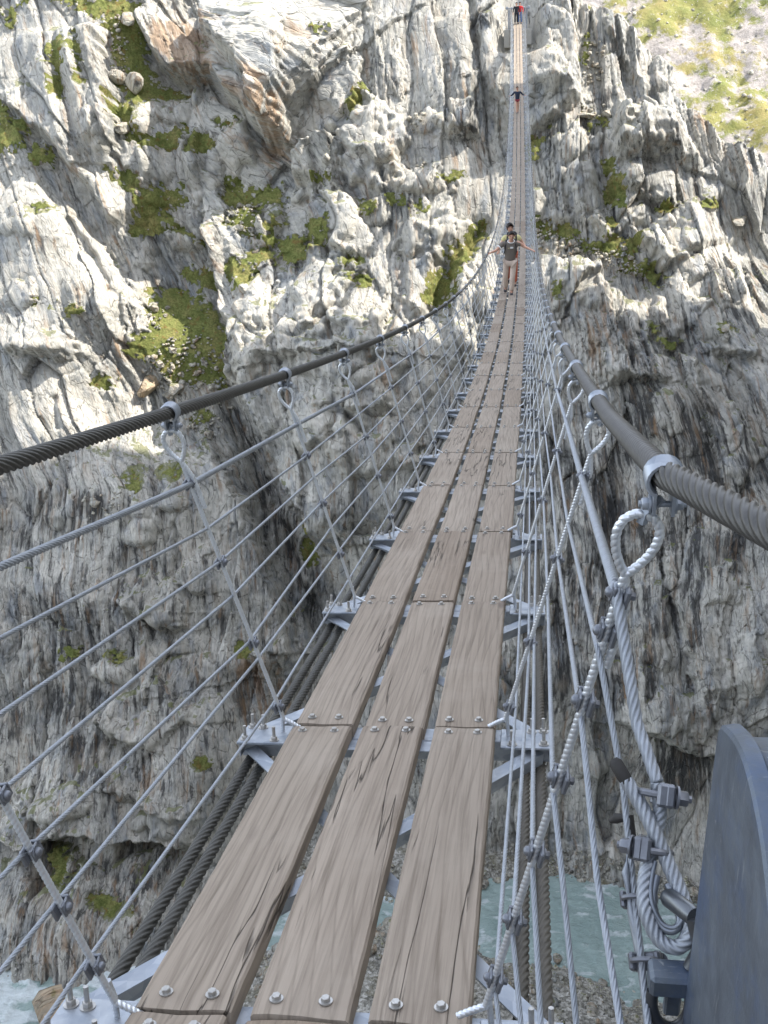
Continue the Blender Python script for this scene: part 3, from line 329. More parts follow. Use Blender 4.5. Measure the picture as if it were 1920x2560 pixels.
D+=flat*br*(.34*saw(fl*Aq/2.3+.8*w3+.37*c1,.12)*(.35+.65*sstep(-.2,.4,gn(Aq*.2,Bq*.07,97)))+.17*saw(fl*Aq/.85+1.1*w4+.61*c2,.15)+.075*saw(fl*Aq/.34+1.3*gn(Aq*2,Bq*.5,98)+.5*c3,.2))
sh=np.abs(np.mod(Bq*.42+.35*gn(Aq*.25,Bq*.25,91)+.7*c1,1)-.5); D-=flat*.17*np.exp(-sh/.022)*sstep(-.1,.4,gn(Aq*.3,Bq*.5,92))*(.3+.7*br)   # level joints
led=saw(Bq/2.6+.5*gn(Aq*.3,Bq*.2,93)+.8*c1,.10); D+=flat*(.4*br+.1)*.30*led*sstep(-.1,.5,gn(Aq*.13,Bq*.13,94))
D+=(1-flat)*(.12*fbm(UE*.5,V*.5,4,7)+.10*np.maximum(0,p3)*sstep(.4,.8,scree))
k=sstep(2.6,1.2,abs(UE-.1))*sstep(69,71,V)*sstep(80,77,V); D=D*(1-k)+np.minimum(D,-.9)*k     # the bridge head
def wall(u,v,d,ov=0): 
    P=np.empty((*u.shape,3),np.float32); P[...,0]=u+.10*ov; P[...,1]=WO[1]+v*WV[1]+d*WN[1]+1.2*ov; P[...,2]=WO[2]+v*WV[2]+d*WN[2]-1.25*ov; return P
PW=wall(UE,V,D,over)
fol=np.stack([UE+lean(UE)*np.interp(V,[0,30,80],[-6,0,44]).astype(np.float32)*np.where(UE>3,np.clip((V-8)/30,.35,1),1)+.35*w1,V+.3*w2,D*1.3],-1)
M_rock=rock_material('rock')
cliff=np_mesh('cliff',PW.reshape(-1,3),grid_faces(len(us),len(vs)),M_rock,smooth=False,attrs={'turf':('FLOAT',np.clip(gb*1.3,0,1)),'fol':('FLOAT_VECTOR',fol),'turf':('FLOAT',np.clip(gb*1.3,0,1)),'dark':('FLOAT',dark),'rust':('FLOAT',rust),'polish':('FLOAT',pol)})
tag(cliff,kind='structure')
# turf on the ledges: its own skin of tussocks
gm=NT('turf'); gf=gm.coord()
gn1=gm.noise(gf,.8,4,.6);gn2=gm.noise(gf,5.,5,.7)
gc=gm.ramp(gn1,(.32,(.165,.19,.06)),(.5,(.265,.28,.095)),(.68,(.36,.32,.13)))
gc=gm.mix(gm.ramp(gn2,(.40,.6),(.62,0.)),gc,(.055,.075,.018))
gc=gm.mix(gm.math('MULTIPLY',gm.ramp(gm.noise(gf,1.7,3,.5),(.60,0.),(.70,1.)),.6),gc,(.22,.125,.045))
M_turf=gm.fin(gc,.9,gm.bump(gm.noise(gf,7.,5,.75),1.,.25),spec=.1)
tus=np.maximum(0,fbm(UE*2.6,V*2.6,3,201))+.6*np.maximum(0,fbm(UE*.8,V*.8,3,205))
GD=D+np.clip((gb-.46)*.5,-.15,.05)+.09*tus-.02
GP=wall(UE,V,GD,over); keep=(gb>.40)&(over<=0)
Q=grid_faces(len(us),len(vs)); kq=keep.ravel()[Q].all(1); Q=Q[kq]; ids,inv=np.unique(Q,return_inverse=True)
grass_o=np_mesh('grass',GP.reshape(-1,3)[ids],inv.reshape(-1,4),M_turf); tag(grass_o,kind='stuff')
def on_wall(u,v):
    i=int(np.clip(np.searchsorted(vs,v),1,len(vs)-1));j=int(np.clip(np.searchsorted(us,u),1,len(us)-1)); return Vector([float(q) for q in PW[i,j]])
# ------------------------------------------------------------------ loose stones
def stone(seed,flat_=.7,lvl=2,cuts=9):
    import bmesh
    bm=bmesh.new(); bmesh.ops.create_icosphere(bm,subdivisions=lvl,radius=1.)
    r=random.Random(seed); pl=[]
    for _ in range(cuts):
        n=Vector((r.gauss(0,1),r.gauss(0,1),r.gauss(0,1))).normalized(); pl.append((n,r.uniform(.48,.85)))
    for v in bm.verts:
        for n,d in pl:
            t=v.co.dot(n)
            if t>d: v.co-=n*(t-d)*.95
        v.co*=1+.04*r.uniform(-1,1)
        v.co.z*=flat_; v.co.y*=.85
    Vv=np.array([v.co[:] for v in bm.verts],np.float32);Ff=np.array([[q.index for q in f.verts] for f in bm.faces]); bm.free(); return Vv,Ff
M_stone=rock_material('loose_stone',False,(1.08,1.06,1.0)); M_stone_b=rock_material('brown_stone',False,(1.,.84,.66))
SP=[stone(s,.55+.35*random.random()) for s in range(8)]; SPL=[stone(50+s,.55+.35*random.random(),1,6) for s in range(8)]
def scatter_stuff(name,pts,sizes,mat):
    VV=[];FF=[];b=0
    for p,s in zip(pts,sizes):
        Vv,Ff=SPL[random.randrange(8)]; R=np.array(Matrix.Rotation(random.uniform(0,6.3),3,'Z')@Matrix.Rotation(random.uniform(-.5,.5),3,'X'))
        VV.append((Vv@R.T)*s+np.array(p)); FF.append(Ff+b); b+=len(Vv)
    o=np_mesh(name,np.concatenate(VV),np.concatenate(FF),mat,smooth=False); return tag(o,kind='stuff')
STONE_ME={}
def boulder(p,s,mat=None,seed=None,sq=(1,1,1)):
    i=random.randrange(8) if seed is None else seed%8
    key=(i,(mat or M_stone).name)
    if key not in STONE_ME:
        me=bpy.data.meshes.new('boulder'); me.from_pydata([tuple(map(float,v)) for v in SP[i][0]],[],[tuple(map(int,f)) for f in SP[i][1]]); me.materials.append(mat or M_stone); STONE_ME[key]=me
    o=link(bpy.data.objects.new('boulder',STONE_ME[key])); o.location=p; o.scale=(s*sq[0],s*sq[1],s*sq[2]); o.rotation_euler=(random.uniform(-.3,.3),random.uniform(-.3,.3),random.uniform(0,6.28)); return o
def rnd_in(P):
    xs=[p[0] for p in P];ys=[p[1] for p in P]
    while 1:
        x=random.uniform(min(xs),max(xs));y=random.uniform(min(ys),max(ys))
        if inpoly(np.array([x]),np.array([y]),P)[0]: return x,y
pts=[];sz=[]
area=lambda P: abs(sum(P[i][0]*P[(i+1)%len(P)][1]-P[(i+1)%len(P)][0]*P[i][1] for i in range(len(P))))/2
for P in SC:
    for _ in range(int(area(P)*6.5)):
        q=on_wall(*rnd_in(P)); s=.125*math.exp(random.gauss(0,.48)); pts.append(q+Vector((0,-.12-.25*s,.08+.3*s))); sz.append(s)
for P in GR:
    for _ in range(int(area(P)*.5)):
        q=on_wall(*rnd_in(P)); s=.09*math.exp(random.gauss(0,.4)); pts.append(q+Vector((0,-.6*s,.7*s))); sz.append(s)
scatter_stuff('scree',pts,sz,M_stone)
BNAMES=['pale loose boulder lying on the scree and turf of the gully floor','pale slab lying on the dark turf in the gully','pale loose boulder high in the sunlit grass gully','pale stone on the scree ledge right of the walkers','pale stone on the scree ledge right of the walkers','grey stone on the stepped slope above the ledge','pale stone on the little turf shelf over the ledge']
for i,P in enumerate(SC[:8]):
    for _ in range(min(16,int(area(P)*.22)+3)):
        q=on_wall(*rnd_in(P)); s=random.uniform(.26,.6); o=boulder(q+Vector((0,-.15*s,.30*s)),s)
        nm=['pale loose boulder lying on the scree and turf of the gully floor','small pale stone in the turf at the left of the gully floor','pale broken stone on the grass between the central pillars','pale stone on the scree ledge to the right of the walkers','pale stone along the lower lip of the scree ledge','grey stone on the stepped slope high beside the ridge','pale stone on the small turf shelf above the scree ledge','pale stone in the steep run below the gully floor'][i]
        tag(o,nm,'boulder',group=nm.replace('pale ','').replace('grey ','')+' group')
SPECIAL=[(SB[0],1.35,M_stone_b,'big brown and grey boulder at the lower left edge of the gully floor',(1.1,1,.95)),(SB[1],.95,M_stone,'pale upright block at the lower end of the gully scree',(1,.9,1)),(SB[2],1.0,M_stone,'round white boulder in the sunlit gully grass',(1,1,1)),(SB[3],1.15,M_stone,'long white boulder at the top of the grass gully',(1.5,1,.8)),(SB[4],.9,M_stone,'white block with a dark shadow under it beside the left buttress',(1.1,1,1)),(SB[5],.85,M_stone,'pale flat boulder on the slope near the right edge',(1.4,1,.6)),(SB[6],.8,M_stone,'wide pale slab on the turf shelf above the scree ledge',(1.6,1,.5)),(SB[7],.75,M_stone_b,'orange brown stone on the scree ledge beside the handrail',(1.3,1,.7)),(SB[8],.5,M_stone,'lone pale stone on the dark right wall',(1.2,1,.7)),(SB[9],1.2,M_stone,'pointed white boulder leaning in the middle of the sunlit gully',(.9,.9,1.5))]
for (u,v),s,mt,lb,sq in SPECIAL: tag(boulder(on_wall(u,v)+Vector((0,-.35*s,.35*s)),s,mt,sq=sq),lb,'boulder')
# ------------------------------------------------------------------ gorge floor: bank, river
gx=axis(-70,-42,24,45,.22,1.2);gy=axis(-14,36,72,90,.22,1.2)
X,Y=[a.astype(np.float32) for a in np.meshgrid(gx,gy)]
fb=np.interp(gx,[-60,-38.8,-34.6,-29.5,-18.4,-9.5,-1.8,4.3,12.4,30],[51.5,54.2,55.2,55.8,59.6,60.4,62.8,63.9,62.5,60.5]).astype(np.float32)
nb_=np.interp(gx,[-60,-40,-30,-24,-17.8,-9.2,-1.7,4,8.2,13.6,30],[38,40,45,50.5,55,57.2,55.6,54.4,52.9,52,51]).astype(np.float32)
wob=.9*fbm(X*.3,Y*.3,3,301)
inside=np.minimum(Y+wob-nb_[None,:],fb[None,:]-Y+wob)          # >0 in the river
G=-64-1.6*sstep(-.5,2.5,inside)+.9*sstep(.3,-3,inside)+.10*np.clip(nb_[None,:]-Y-2,0,14)
G+=.18*fbm(X*.5,Y*.5,4,302)+.07*fbm(X*2.2,Y*2.2,3,303)
G=np.where(Y<30,np.maximum(G,-62.6+2.75*(30-Y)*.8+3*fbm(X*.08,Y*.08,3,304)),G); G=np.minimum(G,np.interp(Y,[-14,-.9,-.6,3,24,34],[-2.1,-2.1,-3.2,-12,-62,-58]).astype(np.float32)+0*X)
PG=np.stack([X,Y,G],-1)
bm_=NT('gravel'); c=bm_.coord(); v1=bm_.voro(c,5.5,'F1','Color'); v2=bm_.voro(c,2.3,'F1','Color'); sx=bm_.node('ShaderNodeSeparateColor'); bm_.set(sx.inputs[0],v1); s2=bm_.node('ShaderNodeSeparateColor'); bm_.set(s2.inputs[0],v2)
col=bm_.ramp(bm_.math('ADD',bm_.math('MULTIPLY',sx.outputs[0],.6),bm_.math('MULTIPLY',s2.outputs[1],.4)),(.2,(.13,.125,.105)),(.5,(.26,.25,.215)),(.85,(.47,.455,.41)))
col=bm_.mix(bm_.math('MULTIPLY',bm_.ramp(bm_.noise(c,.35,5,.65),(.52,0.),(.64,1.)),.6),col,(.12,.105,.05))
M_gravel=bm_.fin(col,.9,bm_.bump(bm_.voro(c,5.5,'F1'),.9,.1))
bank=np_mesh('river_bank',PG.reshape(-1,3),grid_faces(len(gx),len(gy)),M_gravel); tag(bank,kind='structure')
rx=np.arange(-60,34,.16);ry=np.arange(34,70,.16);X2,Y2=[a.astype(np.float32) for a in np.meshgrid(rx,ry)]
wt=np.interp(rx,[-60,-26,-17,0,6,34],[1.,1.,.75,.42,.50,.46]).astype(np.float32)[None,:]        # white water to the left
flow=fbm(X2*.35,Y2*.9,4,401)+.5*fbm(X2*1.1,Y2*2.,3,402)
Zr=-64.15+.10*flow+.05*fbm(X2*2.2,Y2*2.2,3,403)+wt*.32*np.maximum(0,fbm(X2*.7,Y2*.9,4,404))
foam=sstep(.55,1.25,wt+.55*ridged(X2*.22+.6*gn(X2*.2,Y2*.2,9),Y2*.5,4,405)-.35+.3*flow)
wm=NT('glacial_water'); c=wm.coord(); fo=wm.attr('foam','Fac')
fn=wm.noise(wm.mapping(c,(1.2,2.2,1)),1.6,7,.7,1.)
ff=wm.ramp(wm.math('ADD',fo,wm.math('MULTIPLY',wm.math('SUBTRACT',fn,.5),1.3)),(.34,0.),(.95,1.))
wc=wm.mix(ff,wm.ramp(wm.noise(c,.3,3,.5),(.35,(.27,.36,.335)),(.65,(.35,.44,.41))),wm.mix(wm.noise(wm.mapping(c,(1,2,1)),3.,5,.7),(.42,.50,.50),(.76,.80,.80)))
M_water=wm.fin(wc,wm.math('ADD',.12,wm.math('MULTIPLY',ff,.5)),wm.bump(wm.noise(wm.mapping(c,(.8,1.9,1)),2.0,7,.68,1.2),.9,.22))
river=np_mesh('river',np.stack([X2,Y2,Zr],-1).reshape(-1,3),grid_faces(len(rx),len(ry)),M_water,{'foam':('FLOAT',foam)}); tag(river,kind='structure')
def ground(x,y):
    i=int(np.clip(np.searchsorted(gy,y),1,len(gy)-1));j=int(np.clip(np.searchsorted(gx,x),1,len(gx)-1)); return float(PG[i,j,2])
pts=[];sz=[]
for _ in range(5200):
    x=random.uniform(-40,22)
    if random.random()<.62: y=float(np.interp(x,gx,nb_))-abs(random.gauss(0,3.2))+.8
    else: y=float(np.interp(x,gx,fb))+random.uniform(-1.6,2.6)
    s=.13*math.exp(random.gauss(0,.5)); pts.append((x,y,ground(x,y)+.25*s)); sz.append(s)
scatter_stuff('pebbles',pts,sz,M_stone)
for i in range(80):
    x=random.uniform(-30,18); near=random.random()<.6
    y=float(np.interp(x,gx,nb_))-random.uniform(-1.2,4) if near else float(np.interp(x,gx,fb))+random.uniform(-1.3,1.2)
    s=random.uniform(.32,.75); o=boulder((x,y,max(ground(x,y),-64.2)+.25*s),s)
    if near: tag(o,'pale rounded river boulder on the near gravel bank below the planks','boulder',group='boulders along the near bank of the river')
    else: tag(o,'pale river boulder at the foot of the far rock wall','boulder',group='boulders along the foot of the far wall')
tag(boulder((-32.3,46.9,-63.2),2.1,M_stone_b,3,(.9,.9,1.35)),'big brownish rounded boulder standing in the white water at lower left','boulder')
# ------------------------------------------------------------------ far sunny hillside
hx=np.arange(-60,200,.9);hv=np.arange(-55,75,.9);X3,V3=[a.astype(np.float32) for a in np.meshgrid(hx,hv)]
Hn=3.*fbm(X3*.03,V3*.03,4,501)+.7*fbm(X3*.16,V3*.16,4,502)+.35*fbm(X3*.5,V3*.5,3,503)+.30*voro(X3/2.6,V3/2.2,505)[0]
PH=np.stack([X3,235+.80*V3-.57*Hn,V3*.60+.82*Hn-4],-1)
hm=NT('alpine_slope'); c=hm.coord()
n=hm.math('ADD',hm.math('MULTIPLY',hm.noise(hm.mapping(c,(1,.6,1)),.045,5,.6,.6),.62),hm.math('MULTIPLY',hm.noise(c,.30,6,.68),.45))
gcol=hm.ramp(hm.noise(c,.13,5,.6),(.35,(.135,.155,.036)),(.5,(.205,.195,.055)),(.65,(.26,.21,.075)))
rcol=hm.ramp(hm.noise(c,.9,5,.7),(.3,(.19,.17,.15)),(.6,(.36,.325,.295)))
gmask=hm.ramp(n,(.50,0.),(.55,1.))
hc=hm.mix(gmask,gcol,rcol); hc=hm.mix(hm.math('MULTIPLY',hm.ramp(hm.noise(c,1.3,4,.7),(.60,0.),(.66,1.)),.7),hc,(.42,.39,.36))
hc=hm.mix(hm.ramp(hm.noise(c,.8,3,.5),(.30,.7),(.38,0.)),hc,(.07,.075,.03))
M_hill=hm.fin(hc,.9,hm.bump(hm.noise(c,1.,6,.75),.9,.6))
hill=np_mesh('hillside',PH.reshape(-1,3),grid_faces(len(hx),len(hv)),M_hill); tag(hill,kind='structure')
pts=[];sz=[]
for _ in range(2600):
    i=random.randrange(len(hv));j=random.randrange(len(hx))
    if not(5<hx[j]<75 and -38<hv[i]<14): continue
    s=.33*math.exp(random.gauss(0,.5)); pts.append(tuple(PH[i,j]+np.array([0,0,.3*s]))); sz.append(s)
scatter_stuff('hillside_stones',pts,sz,M_stone)
tag(boulder((50.6,252,-4.4),3.2,M_stone,2,(1.5,1,.75)),'large pale boulder alone on the sunny hillside','boulder')
# ------------------------------------------------------------------ mountain added unseen at the right, shaped to shade the gorge
mx=np.arange(0,1.001,1/70);my=np.arange(-120,90,3.);Mx,My=[a.astype(np.float32) for a in np.meshgrid(mx,my)]
Hm=175*Mx**.7
Xm=SHX+Mx*70-4*fbm(Mx*6,My*.06,4,601); ylim=(SHC+.049*Hm+.039*Xm)/.78+3.0*fbm(Mx*5,Mx*0+.7,4,603)
t=(My+120)/210.
Ym=-120+t*(ylim+120); Zm=-66+(Hm+66)*1.0+5*fbm(Mx*5,My*.05,4,602)*(1-t)
Zm=np.where(Mx<.004,-66,Zm)
PM=np.stack([Xm,Ym,Zm],-1)
mount=np_mesh('shade_mountain',PM.reshape(-1,3),grid_faces(len(mx),len(my)),rock_material('light_blocker_rock',False)); tag(mount,kind='structure')

# slope behind the viewer, unseen, added to cut low sky light on the wall
bx=np.arange(-90,91,3.);by=np.arange(0,60);BX,BY=[a.astype(np.float32) for a in np.meshgrid(bx,by)]
BYY=-3.2-BY*2.2; BZ=-2.4+BY*1.1+2.5*fbm(BX*.05,BY*.08,4,701)*sstep(0,6,BY)+1.2*sstep(3,30,np.abs(BX))
nslope=np_mesh('sky_block_slope',np.stack([BX,BYY,BZ],-1).reshape(-1,3),grid_faces(len(bx),len(by)),mount.data.materials[0]); tag(nslope,kind='structure')
# ------------------------------------------------------------------ bridge geometry
PL,SA,SB_,LATM,SPAN,NB=1.5165,-.2745,.0026325,.35,102.4,68
_y=np.linspace(-8,140,6000);_d=np.sqrt(1+(SA+2*SB_*_y)**2);_s=np.concatenate([[0],np.cumsum((_d[1:]+_d[:-1])/2*np.diff(_y))]);_s-=np.interp(0,_y,_s)
yk=lambda k: float(np.interp(k*PL,_s,_y))
zc=lambda y: SA*y+SB_*y*y
latx=lambda y: LATM*y*(SPAN-y)/(SPAN/2)**2
tilt=lambda y: .0401*math.exp(-max(y,-2)/8)
def BP(y,x,h): t=tilt(y); return Vector((latx(y)+x,y,zc(y)+x*math.sin(t)+h))
def frame(y,y2=None):
    "deck frame at y (or on the chord y..y2)"
    a=BP(y if y2 else y-.05,0,0);b=BP(y2 or y+.05,0,0);ey=(b-a).normalized();t=tilt(y);ex=Vector((math.cos(t),0,math.sin(t)));ex=(ex-ey*ex.dot(ey)).normalized();ez=ex.cross(ey)
    o=(a+b)/2; return Matrix(((ex.x,ey.x,ez.x,o.x),(ex.y,ey.y,ez.y,o.y),(ex.z,ey.z,ez.z,o.z),(0,0,0,1)))
# materials
w=NT('weathered_wood'); oi=w.node('ShaderNodeObjectInfo'); rn=oi.outputs['Random']
off=w.node('ShaderNodeCombineXYZ'); w.set(off.inputs[0],w.math('MULTIPLY',rn,37.)); w.set(off.inputs[1],w.math('MULTIPLY',rn,91.)); w.set(off.inputs[2],w.math('MULTIPLY',rn,13.))
va=w.node('ShaderNodeVectorMath',operation='ADD'); w.set(va.inputs[0],w.coord()); w.set(va.inputs[1],off.outputs[0]); p=va.outputs[0]
wp=w.noise(w.mapping(p,(1.6,.42,1.)),1.,2,.45,0.)
sx=w.node('ShaderNodeSeparateXYZ'); w.set(sx.inputs[0],p)
rg=w.math('ADD',w.math('MULTIPLY',sx.outputs[0],9.),w.math('MULTIPLY',wp,3.4))
ring=w.math('ABSOLUTE',w.math('SINE',w.math('MULTIPLY',rg,9.)))
fib=w.noise(w.mapping(p,(90,2.2,30)),1.,5,.6)
sil=w.noise(w.mapping(p,(7,.5,3)),1.,4,.6)
kn=w.voro(w.mapping(p,(4.6,1.25,1)),1.); knm=w.ramp(kn,(.045,1.),(.10,0.))
crk=w.noise(w.mapping(p,(11,.42,5)),1.,4,.55,.25); crm=w.ramp(w.math('ABSOLUTE',w.math('SUBTRACT',crk,.5)),(.0,1.),(.011,0.))
crm=w.math('MULTIPLY',crm,w.ramp(w.noise(w.mapping(p,(3,.8,1),(4,4,4)),1.,3),(.50,0.),(.57,1.)))
c=w.mix(sil,(.205,.163,.124),(.385,.328,.265))
wn=w.node('ShaderNodeTexWhiteNoise',noise_dimensions='1D'); w.set(wn.inputs['W'],w.math('MULTIPLY',rn,917.)); c=w.mix(w.math('MULTIPLY',rn,.45),c,(.325,.28,.225)); c=w.mix(w.math('MULTIPLY',w.math('POWER',wn.outputs['Value'],3.),.55),c,(.185,.130,.085))
c=w.mix(w.math('MULTIPLY',w.ramp(ring,(.0,1.),(.36,0.)),.36),c,(.125,.098,.072))
c=w.mix(w.math('MULTIPLY',w.ramp(fib,(.45,0.),(.72,1.)),.58),c,(.105,.080,.058))
c=w.mix(w.math('MULTIPLY',knm,.7),c,(.13,.10,.08)); c=w.mix(w.math('MULTIPLY',crm,.85),c,(.035,.028,.022))
st=w.noise(p,2.1,5,.65); c=w.mix(w.math('MULTIPLY',w.ramp(st,(.52,0.),(.75,1.)),.35),c,(.38,.33,.27))
hh=w.math('SUBTRACT',w.math('ADD',w.math('MULTIPLY',ring,.35),w.math('MULTIPLY',fib,.4)),w.math('MULTIPLY',crm,2.))
M_wood=w.fin(c,.82,w.bump(hh,.8,.005),spec=.25)
g=NT('galvanised_steel'); gc_=g.coord(); sp=g.voro(gc_,38.,'F1','Color'); gs=g.node('ShaderNodeSeparateColor'); g.set(gs.inputs[0],sp)
cc=g.mix(gs.outputs[0],(.24,.27,.31),(.36,.39,.43)); cc=g.mix(g.ramp(g.noise(gc_,9.,5,.65),(.45,0.),(.72,.6)),cc,(.46,.47,.48))
M_galv=g.fin(cc,g.math('ADD',.36,g.math('MULTIPLY',g.noise(gc_,20,4,.6),.25)),g.bump(g.noise(gc_,60,3,.6),.12,.002),.65)
M_rod=simple('bright_rebar',(.62,.65,.68),.30,.6,30,.14)
M_strand=simple('grey_wire_strand',(.30,.325,.355),.48,.4,40,.15)
M_cable=simple('dark_greased_cable',(.070,.068,.060),.6,.25,25,.2)
M_cable2=simple('brown_carrying_cable',(.085,.077,.062),.65,.2,25,.25)
M_bolt=simple('zinc_bolt',(.40,.39,.37),.4,.75,80,.22)
M_clip=simple('cast_clip',(.17,.18,.20),.42,.6,40,.2)
M_black=simple('black_tape',(.022,.020,.018),.7)
bridge=empty('suspension_bridge',(0,0,0),label='long cable suspension footbridge with three rows of weathered planks over the gorge',cat='bridge')
# planks
def plank_mesh(seed,L=1.505,W=.206,T=.05,fine=True,bolts=False):
    r=random.Random(seed);b=MB();n=40 if fine else 8;ph=[r.uniform(0,9) for _ in range(8)]
    prof=[]
    bv=.006
    cs=[(-W/2,-T),(-W/2,-bv),(-W/2+bv,0),(-W/2+.04,.0008),(0,r.uniform(-.002,.002)),(W/2-.04,.0008),(W/2-bv,0),(W/2,-bv),(W/2,-T)]
    V=[];m=len(cs)
    for i in range(n+1):
        y=-L/2+L*i/n
        for x,z in cs:
            e=.0009*math.sin(5*y+ph[0])+.0005*math.sin(19*y+ph[1])+(.0005*math.sin(47*y+ph[2]) if fine else 0)
            xx=x+(e if abs(x)>W/2-.02 else 0); zz=z+.0015*math.sin(3*y+ph[3]+8*x)+ (-.003 if i in(0,n) and z>-.02 else 0)
            yy=y+(.004*math.sin(25*x+ph[4]) if i in(0,n) else 0)+( .003 if i==0 and z>-.02 else 0)
            V.append((xx,yy,zz))
    Fc=[(i*m+j,i*m+(j+1)%m,(i+1)*m+(j+1)%m,(i+1)*m+j) for i in range(n) for j in range(m)]
    Fc=[f[::-1] for f in Fc]+[tuple(range(m))[::-1][::-1],tuple(n*m+j for j in range(m))[::-1]]
    return V,Fc
PVAR=[plank_mesh(s) for s in range(6)]; PFAR=[plank_mesh(s,fine=False) for s in range(4)]
PME=[];
bh=MB(); bh.hexbolt((0,0,0),(0,0,1),.0100,.009); boltme=bh.build('bolt',M_bolt); bolt_mesh=boltme.data; bpy.data.objects.remove(boltme)
for V,Fc in PVAR:
    me=bpy.data.meshes.new('plank'); me.from_pydata(V,[],Fc); me.materials.append(M_wood); me.polygons.foreach_set('use_smooth',[True]*len(me.polygons)); me.set_sharp_from_angle(angle=rad(35)); me.update(); PME.append(me)
farb=MB(); cnt=0
for k in range(-1,NB):
    y0,y1=yk(k),yk(k+1)
    for c in(-1,0,1):
        M=frame(y0,y1)@Matrix.Translation((c*.2475+random.uniform(-.003,.003),random.uniform(-.004,.004),random.uniform(-.004,.004)))@Matrix.Rotation(random.uniform(-.004,.004),4,'Z')@Matrix.Rotation(random.uniform(-.003,.003),4,'X')
        if cnt<100:
            o=link(bpy.data.objects.new('plank',PME[random.randrange(6)])); o.parent=bridge; o.matrix_world=M; cnt+=1
            if random.random()<.5: o.scale=(-1,1,1)
            if random.random()<.0: pass
            if k<12:
                for sx_ in(-1,1):
                    for sy in(-1,1):
                        q=link(bpy.data.objects.new('bolt',bolt_mesh)); q.parent=o; q.location=(sx_*.052+random.uniform(-.008,.008),sy*.705,.0012); q.rotation_euler=(0,0,random.uniform(0,1))
        else:
            V,Fc=PFAR[random.randrange(4)]; farb.add(V,Fc,M)
fp=farb.build('planking',M_wood,bridge,sharp=35); fp['kind']='stuff'
# cross beams
def beam():
    o=MB(); o.box((0,0,-.085),(1.08,.012,.07),bev=.002); o.box((0,.045,-.054),(1.08,.10,.008),bev=.001); o.box((0,-.045,-.056),(.70,.08,.006),bev=.001)
    B=o.build('cross_beam',M_galv)
    for s in(-1,1):
        e=MB(); e.box((s*.455,0.0,-.043),(.17,.15,.010),bev=.002); e.box((s*.537,0,-.075),(.006,.10,.055),bev=.001); P=e.build('end_plate',M_galv,B)
        for (x,y) in((.41,-.055),(.475,.05),(.515,-.05),(.515,.055)):
            q=MB(); q.cyl((s*x,y,-.038),(s*x,y,.012),.006,n=8); q.hexbolt((s*x,y,-.038),(0,0,1),.0115,.012); q.build('bolt',M_bolt,P)
        u=MB()
        for cx in(.455,.508):
            pts=[(s*(cx+.024*math.cos(a)),0.03,-.135-.03*math.sin(a)-.0) for a in np.linspace(0,math.pi,9)]; u.tube([(s*(cx+.024),.03,-.04)]+pts+[(s*(cx-.024),.03,-.04)],.006,6)
        u.build('u_bolt',M_bolt,B)
    return B
b0=beam(); b1=MB(); b1.box((0,0,-.085),(1.08,.012,.07)); b1.box((0,.03,-.05),(1.08,.13,.01)); b1.box((-.45,0,-.043),(.17,.15,.01)); b1.box((.45,0,-.043),(.17,.15,.01)); 
for s in(-1,1):
    for x,y in((.41,-.055),(.475,.05),(.515,-.05)): b1.cyl((s*x,y,-.04),(s*x,y,.012),.009,n=6)
bfar=b1.build('cross_beam',M_galv)
for k in range(0,NB+1):
    o=b0 if k==0 else (copy_tree(b0) if k<11 else (bfar if k==11 else copy_tree(bfar))); o.parent=bridge; o.matrix_world=frame(yk(k))
# X bracing below the planks
def bar_me():
    o=MB(); o.box((0,.5,0),(.045,1.,.006),bev=.0); o.box((.02,.5,-.02),(.006,1.,.04)); return o
me_bar=bar_me().build('diagonal_brace',M_galv); first=True; restb=MB()
for k in range(-1,NB):
    for s in(-1,1):
        a=BP(yk(k)+.05,s*.52,-.072-(.008 if s>0 else 0));b=BP(yk(k+1)-.05,-s*.50,-.072-(.008 if s>0 else 0)); e=(b-a);L=e.length;ey=e.normalized();ez=(Vector((0,0,1))-ey*ey.z).normalized();ex=ey.cross(ez)
        M=Matrix(((ex.x,ey.x*L,ez.x,a.x),(ex.y,ey.y*L,ez.y,a.y),(ex.z,ey.z*L,ez.z,a.z),(0,0,0,1)))
        if k<48:
            o=me_bar if first else me_bar.copy(); 
            if not first: COL.objects.link(o)
            first=False; o.parent=bridge; o.matrix_world=M
        else: t=bar_me(); restb.add(t.v,t.f,M)
q=restb.build('bracing',M_galv,bridge); q['kind']='stuff'
# cables -----------------------------------------------------------
def cable(name,ptf,y0,yfine,y1,r,mat,n,lay,dep=.2,step=.011,kk=4):
    b=MB(); pr=lobes(n,kk,dep); ys=list(np.arange(y0,yfine,step)); pts=[ptf(y) for y in ys]
    b.tube(pts,r,n*kk,True,pr,2*math.pi/lay)
    if y1>yfine:
        ys2=list(np.arange(yfine-.02,y1,.5))+[y1]; b.tube([ptf(y) for y in ys2],r*.95,10)
    return b.build(name,mat,bridge,sharp=180)
HR=1.172
cable('handrail_cable',lambda y: BP(y,-.643,HR),-2.5,14,SPAN+1.2,.0205,M_cable,9,.26,.22)
def rrail(y):
    if y>=0: return BP(y,.640,HR+.028*max(0,1-y))
    a=BP(0,.640,HR+.028); return a+Vector((.19*(-y),y,.26*(-y)))
cable('handrail_cable',rrail,-1.3,12,SPAN+1.2,.0215,simple('brown_handrail_cable',(.062,.060,.055),.5,.4,30,.25),9,.22,.24,.008)
for x in(-.508,-.455,.455,.508): cable('carrying_cable',lambda y,x=x: BP(y,x,-.135),-2.,11,SPAN+1.2,.0185,M_cable if x<0 else M_cable2,7,.22,.22,.012)
SH=[.93,.79,.655,.525,.39,.262,.105]; SH0R=[1.03,.925,.79,.628,.455,.283,.122]
hx=lambda h: .385+(.632-.385)*(h+.03)/1.16
random.seed(11)
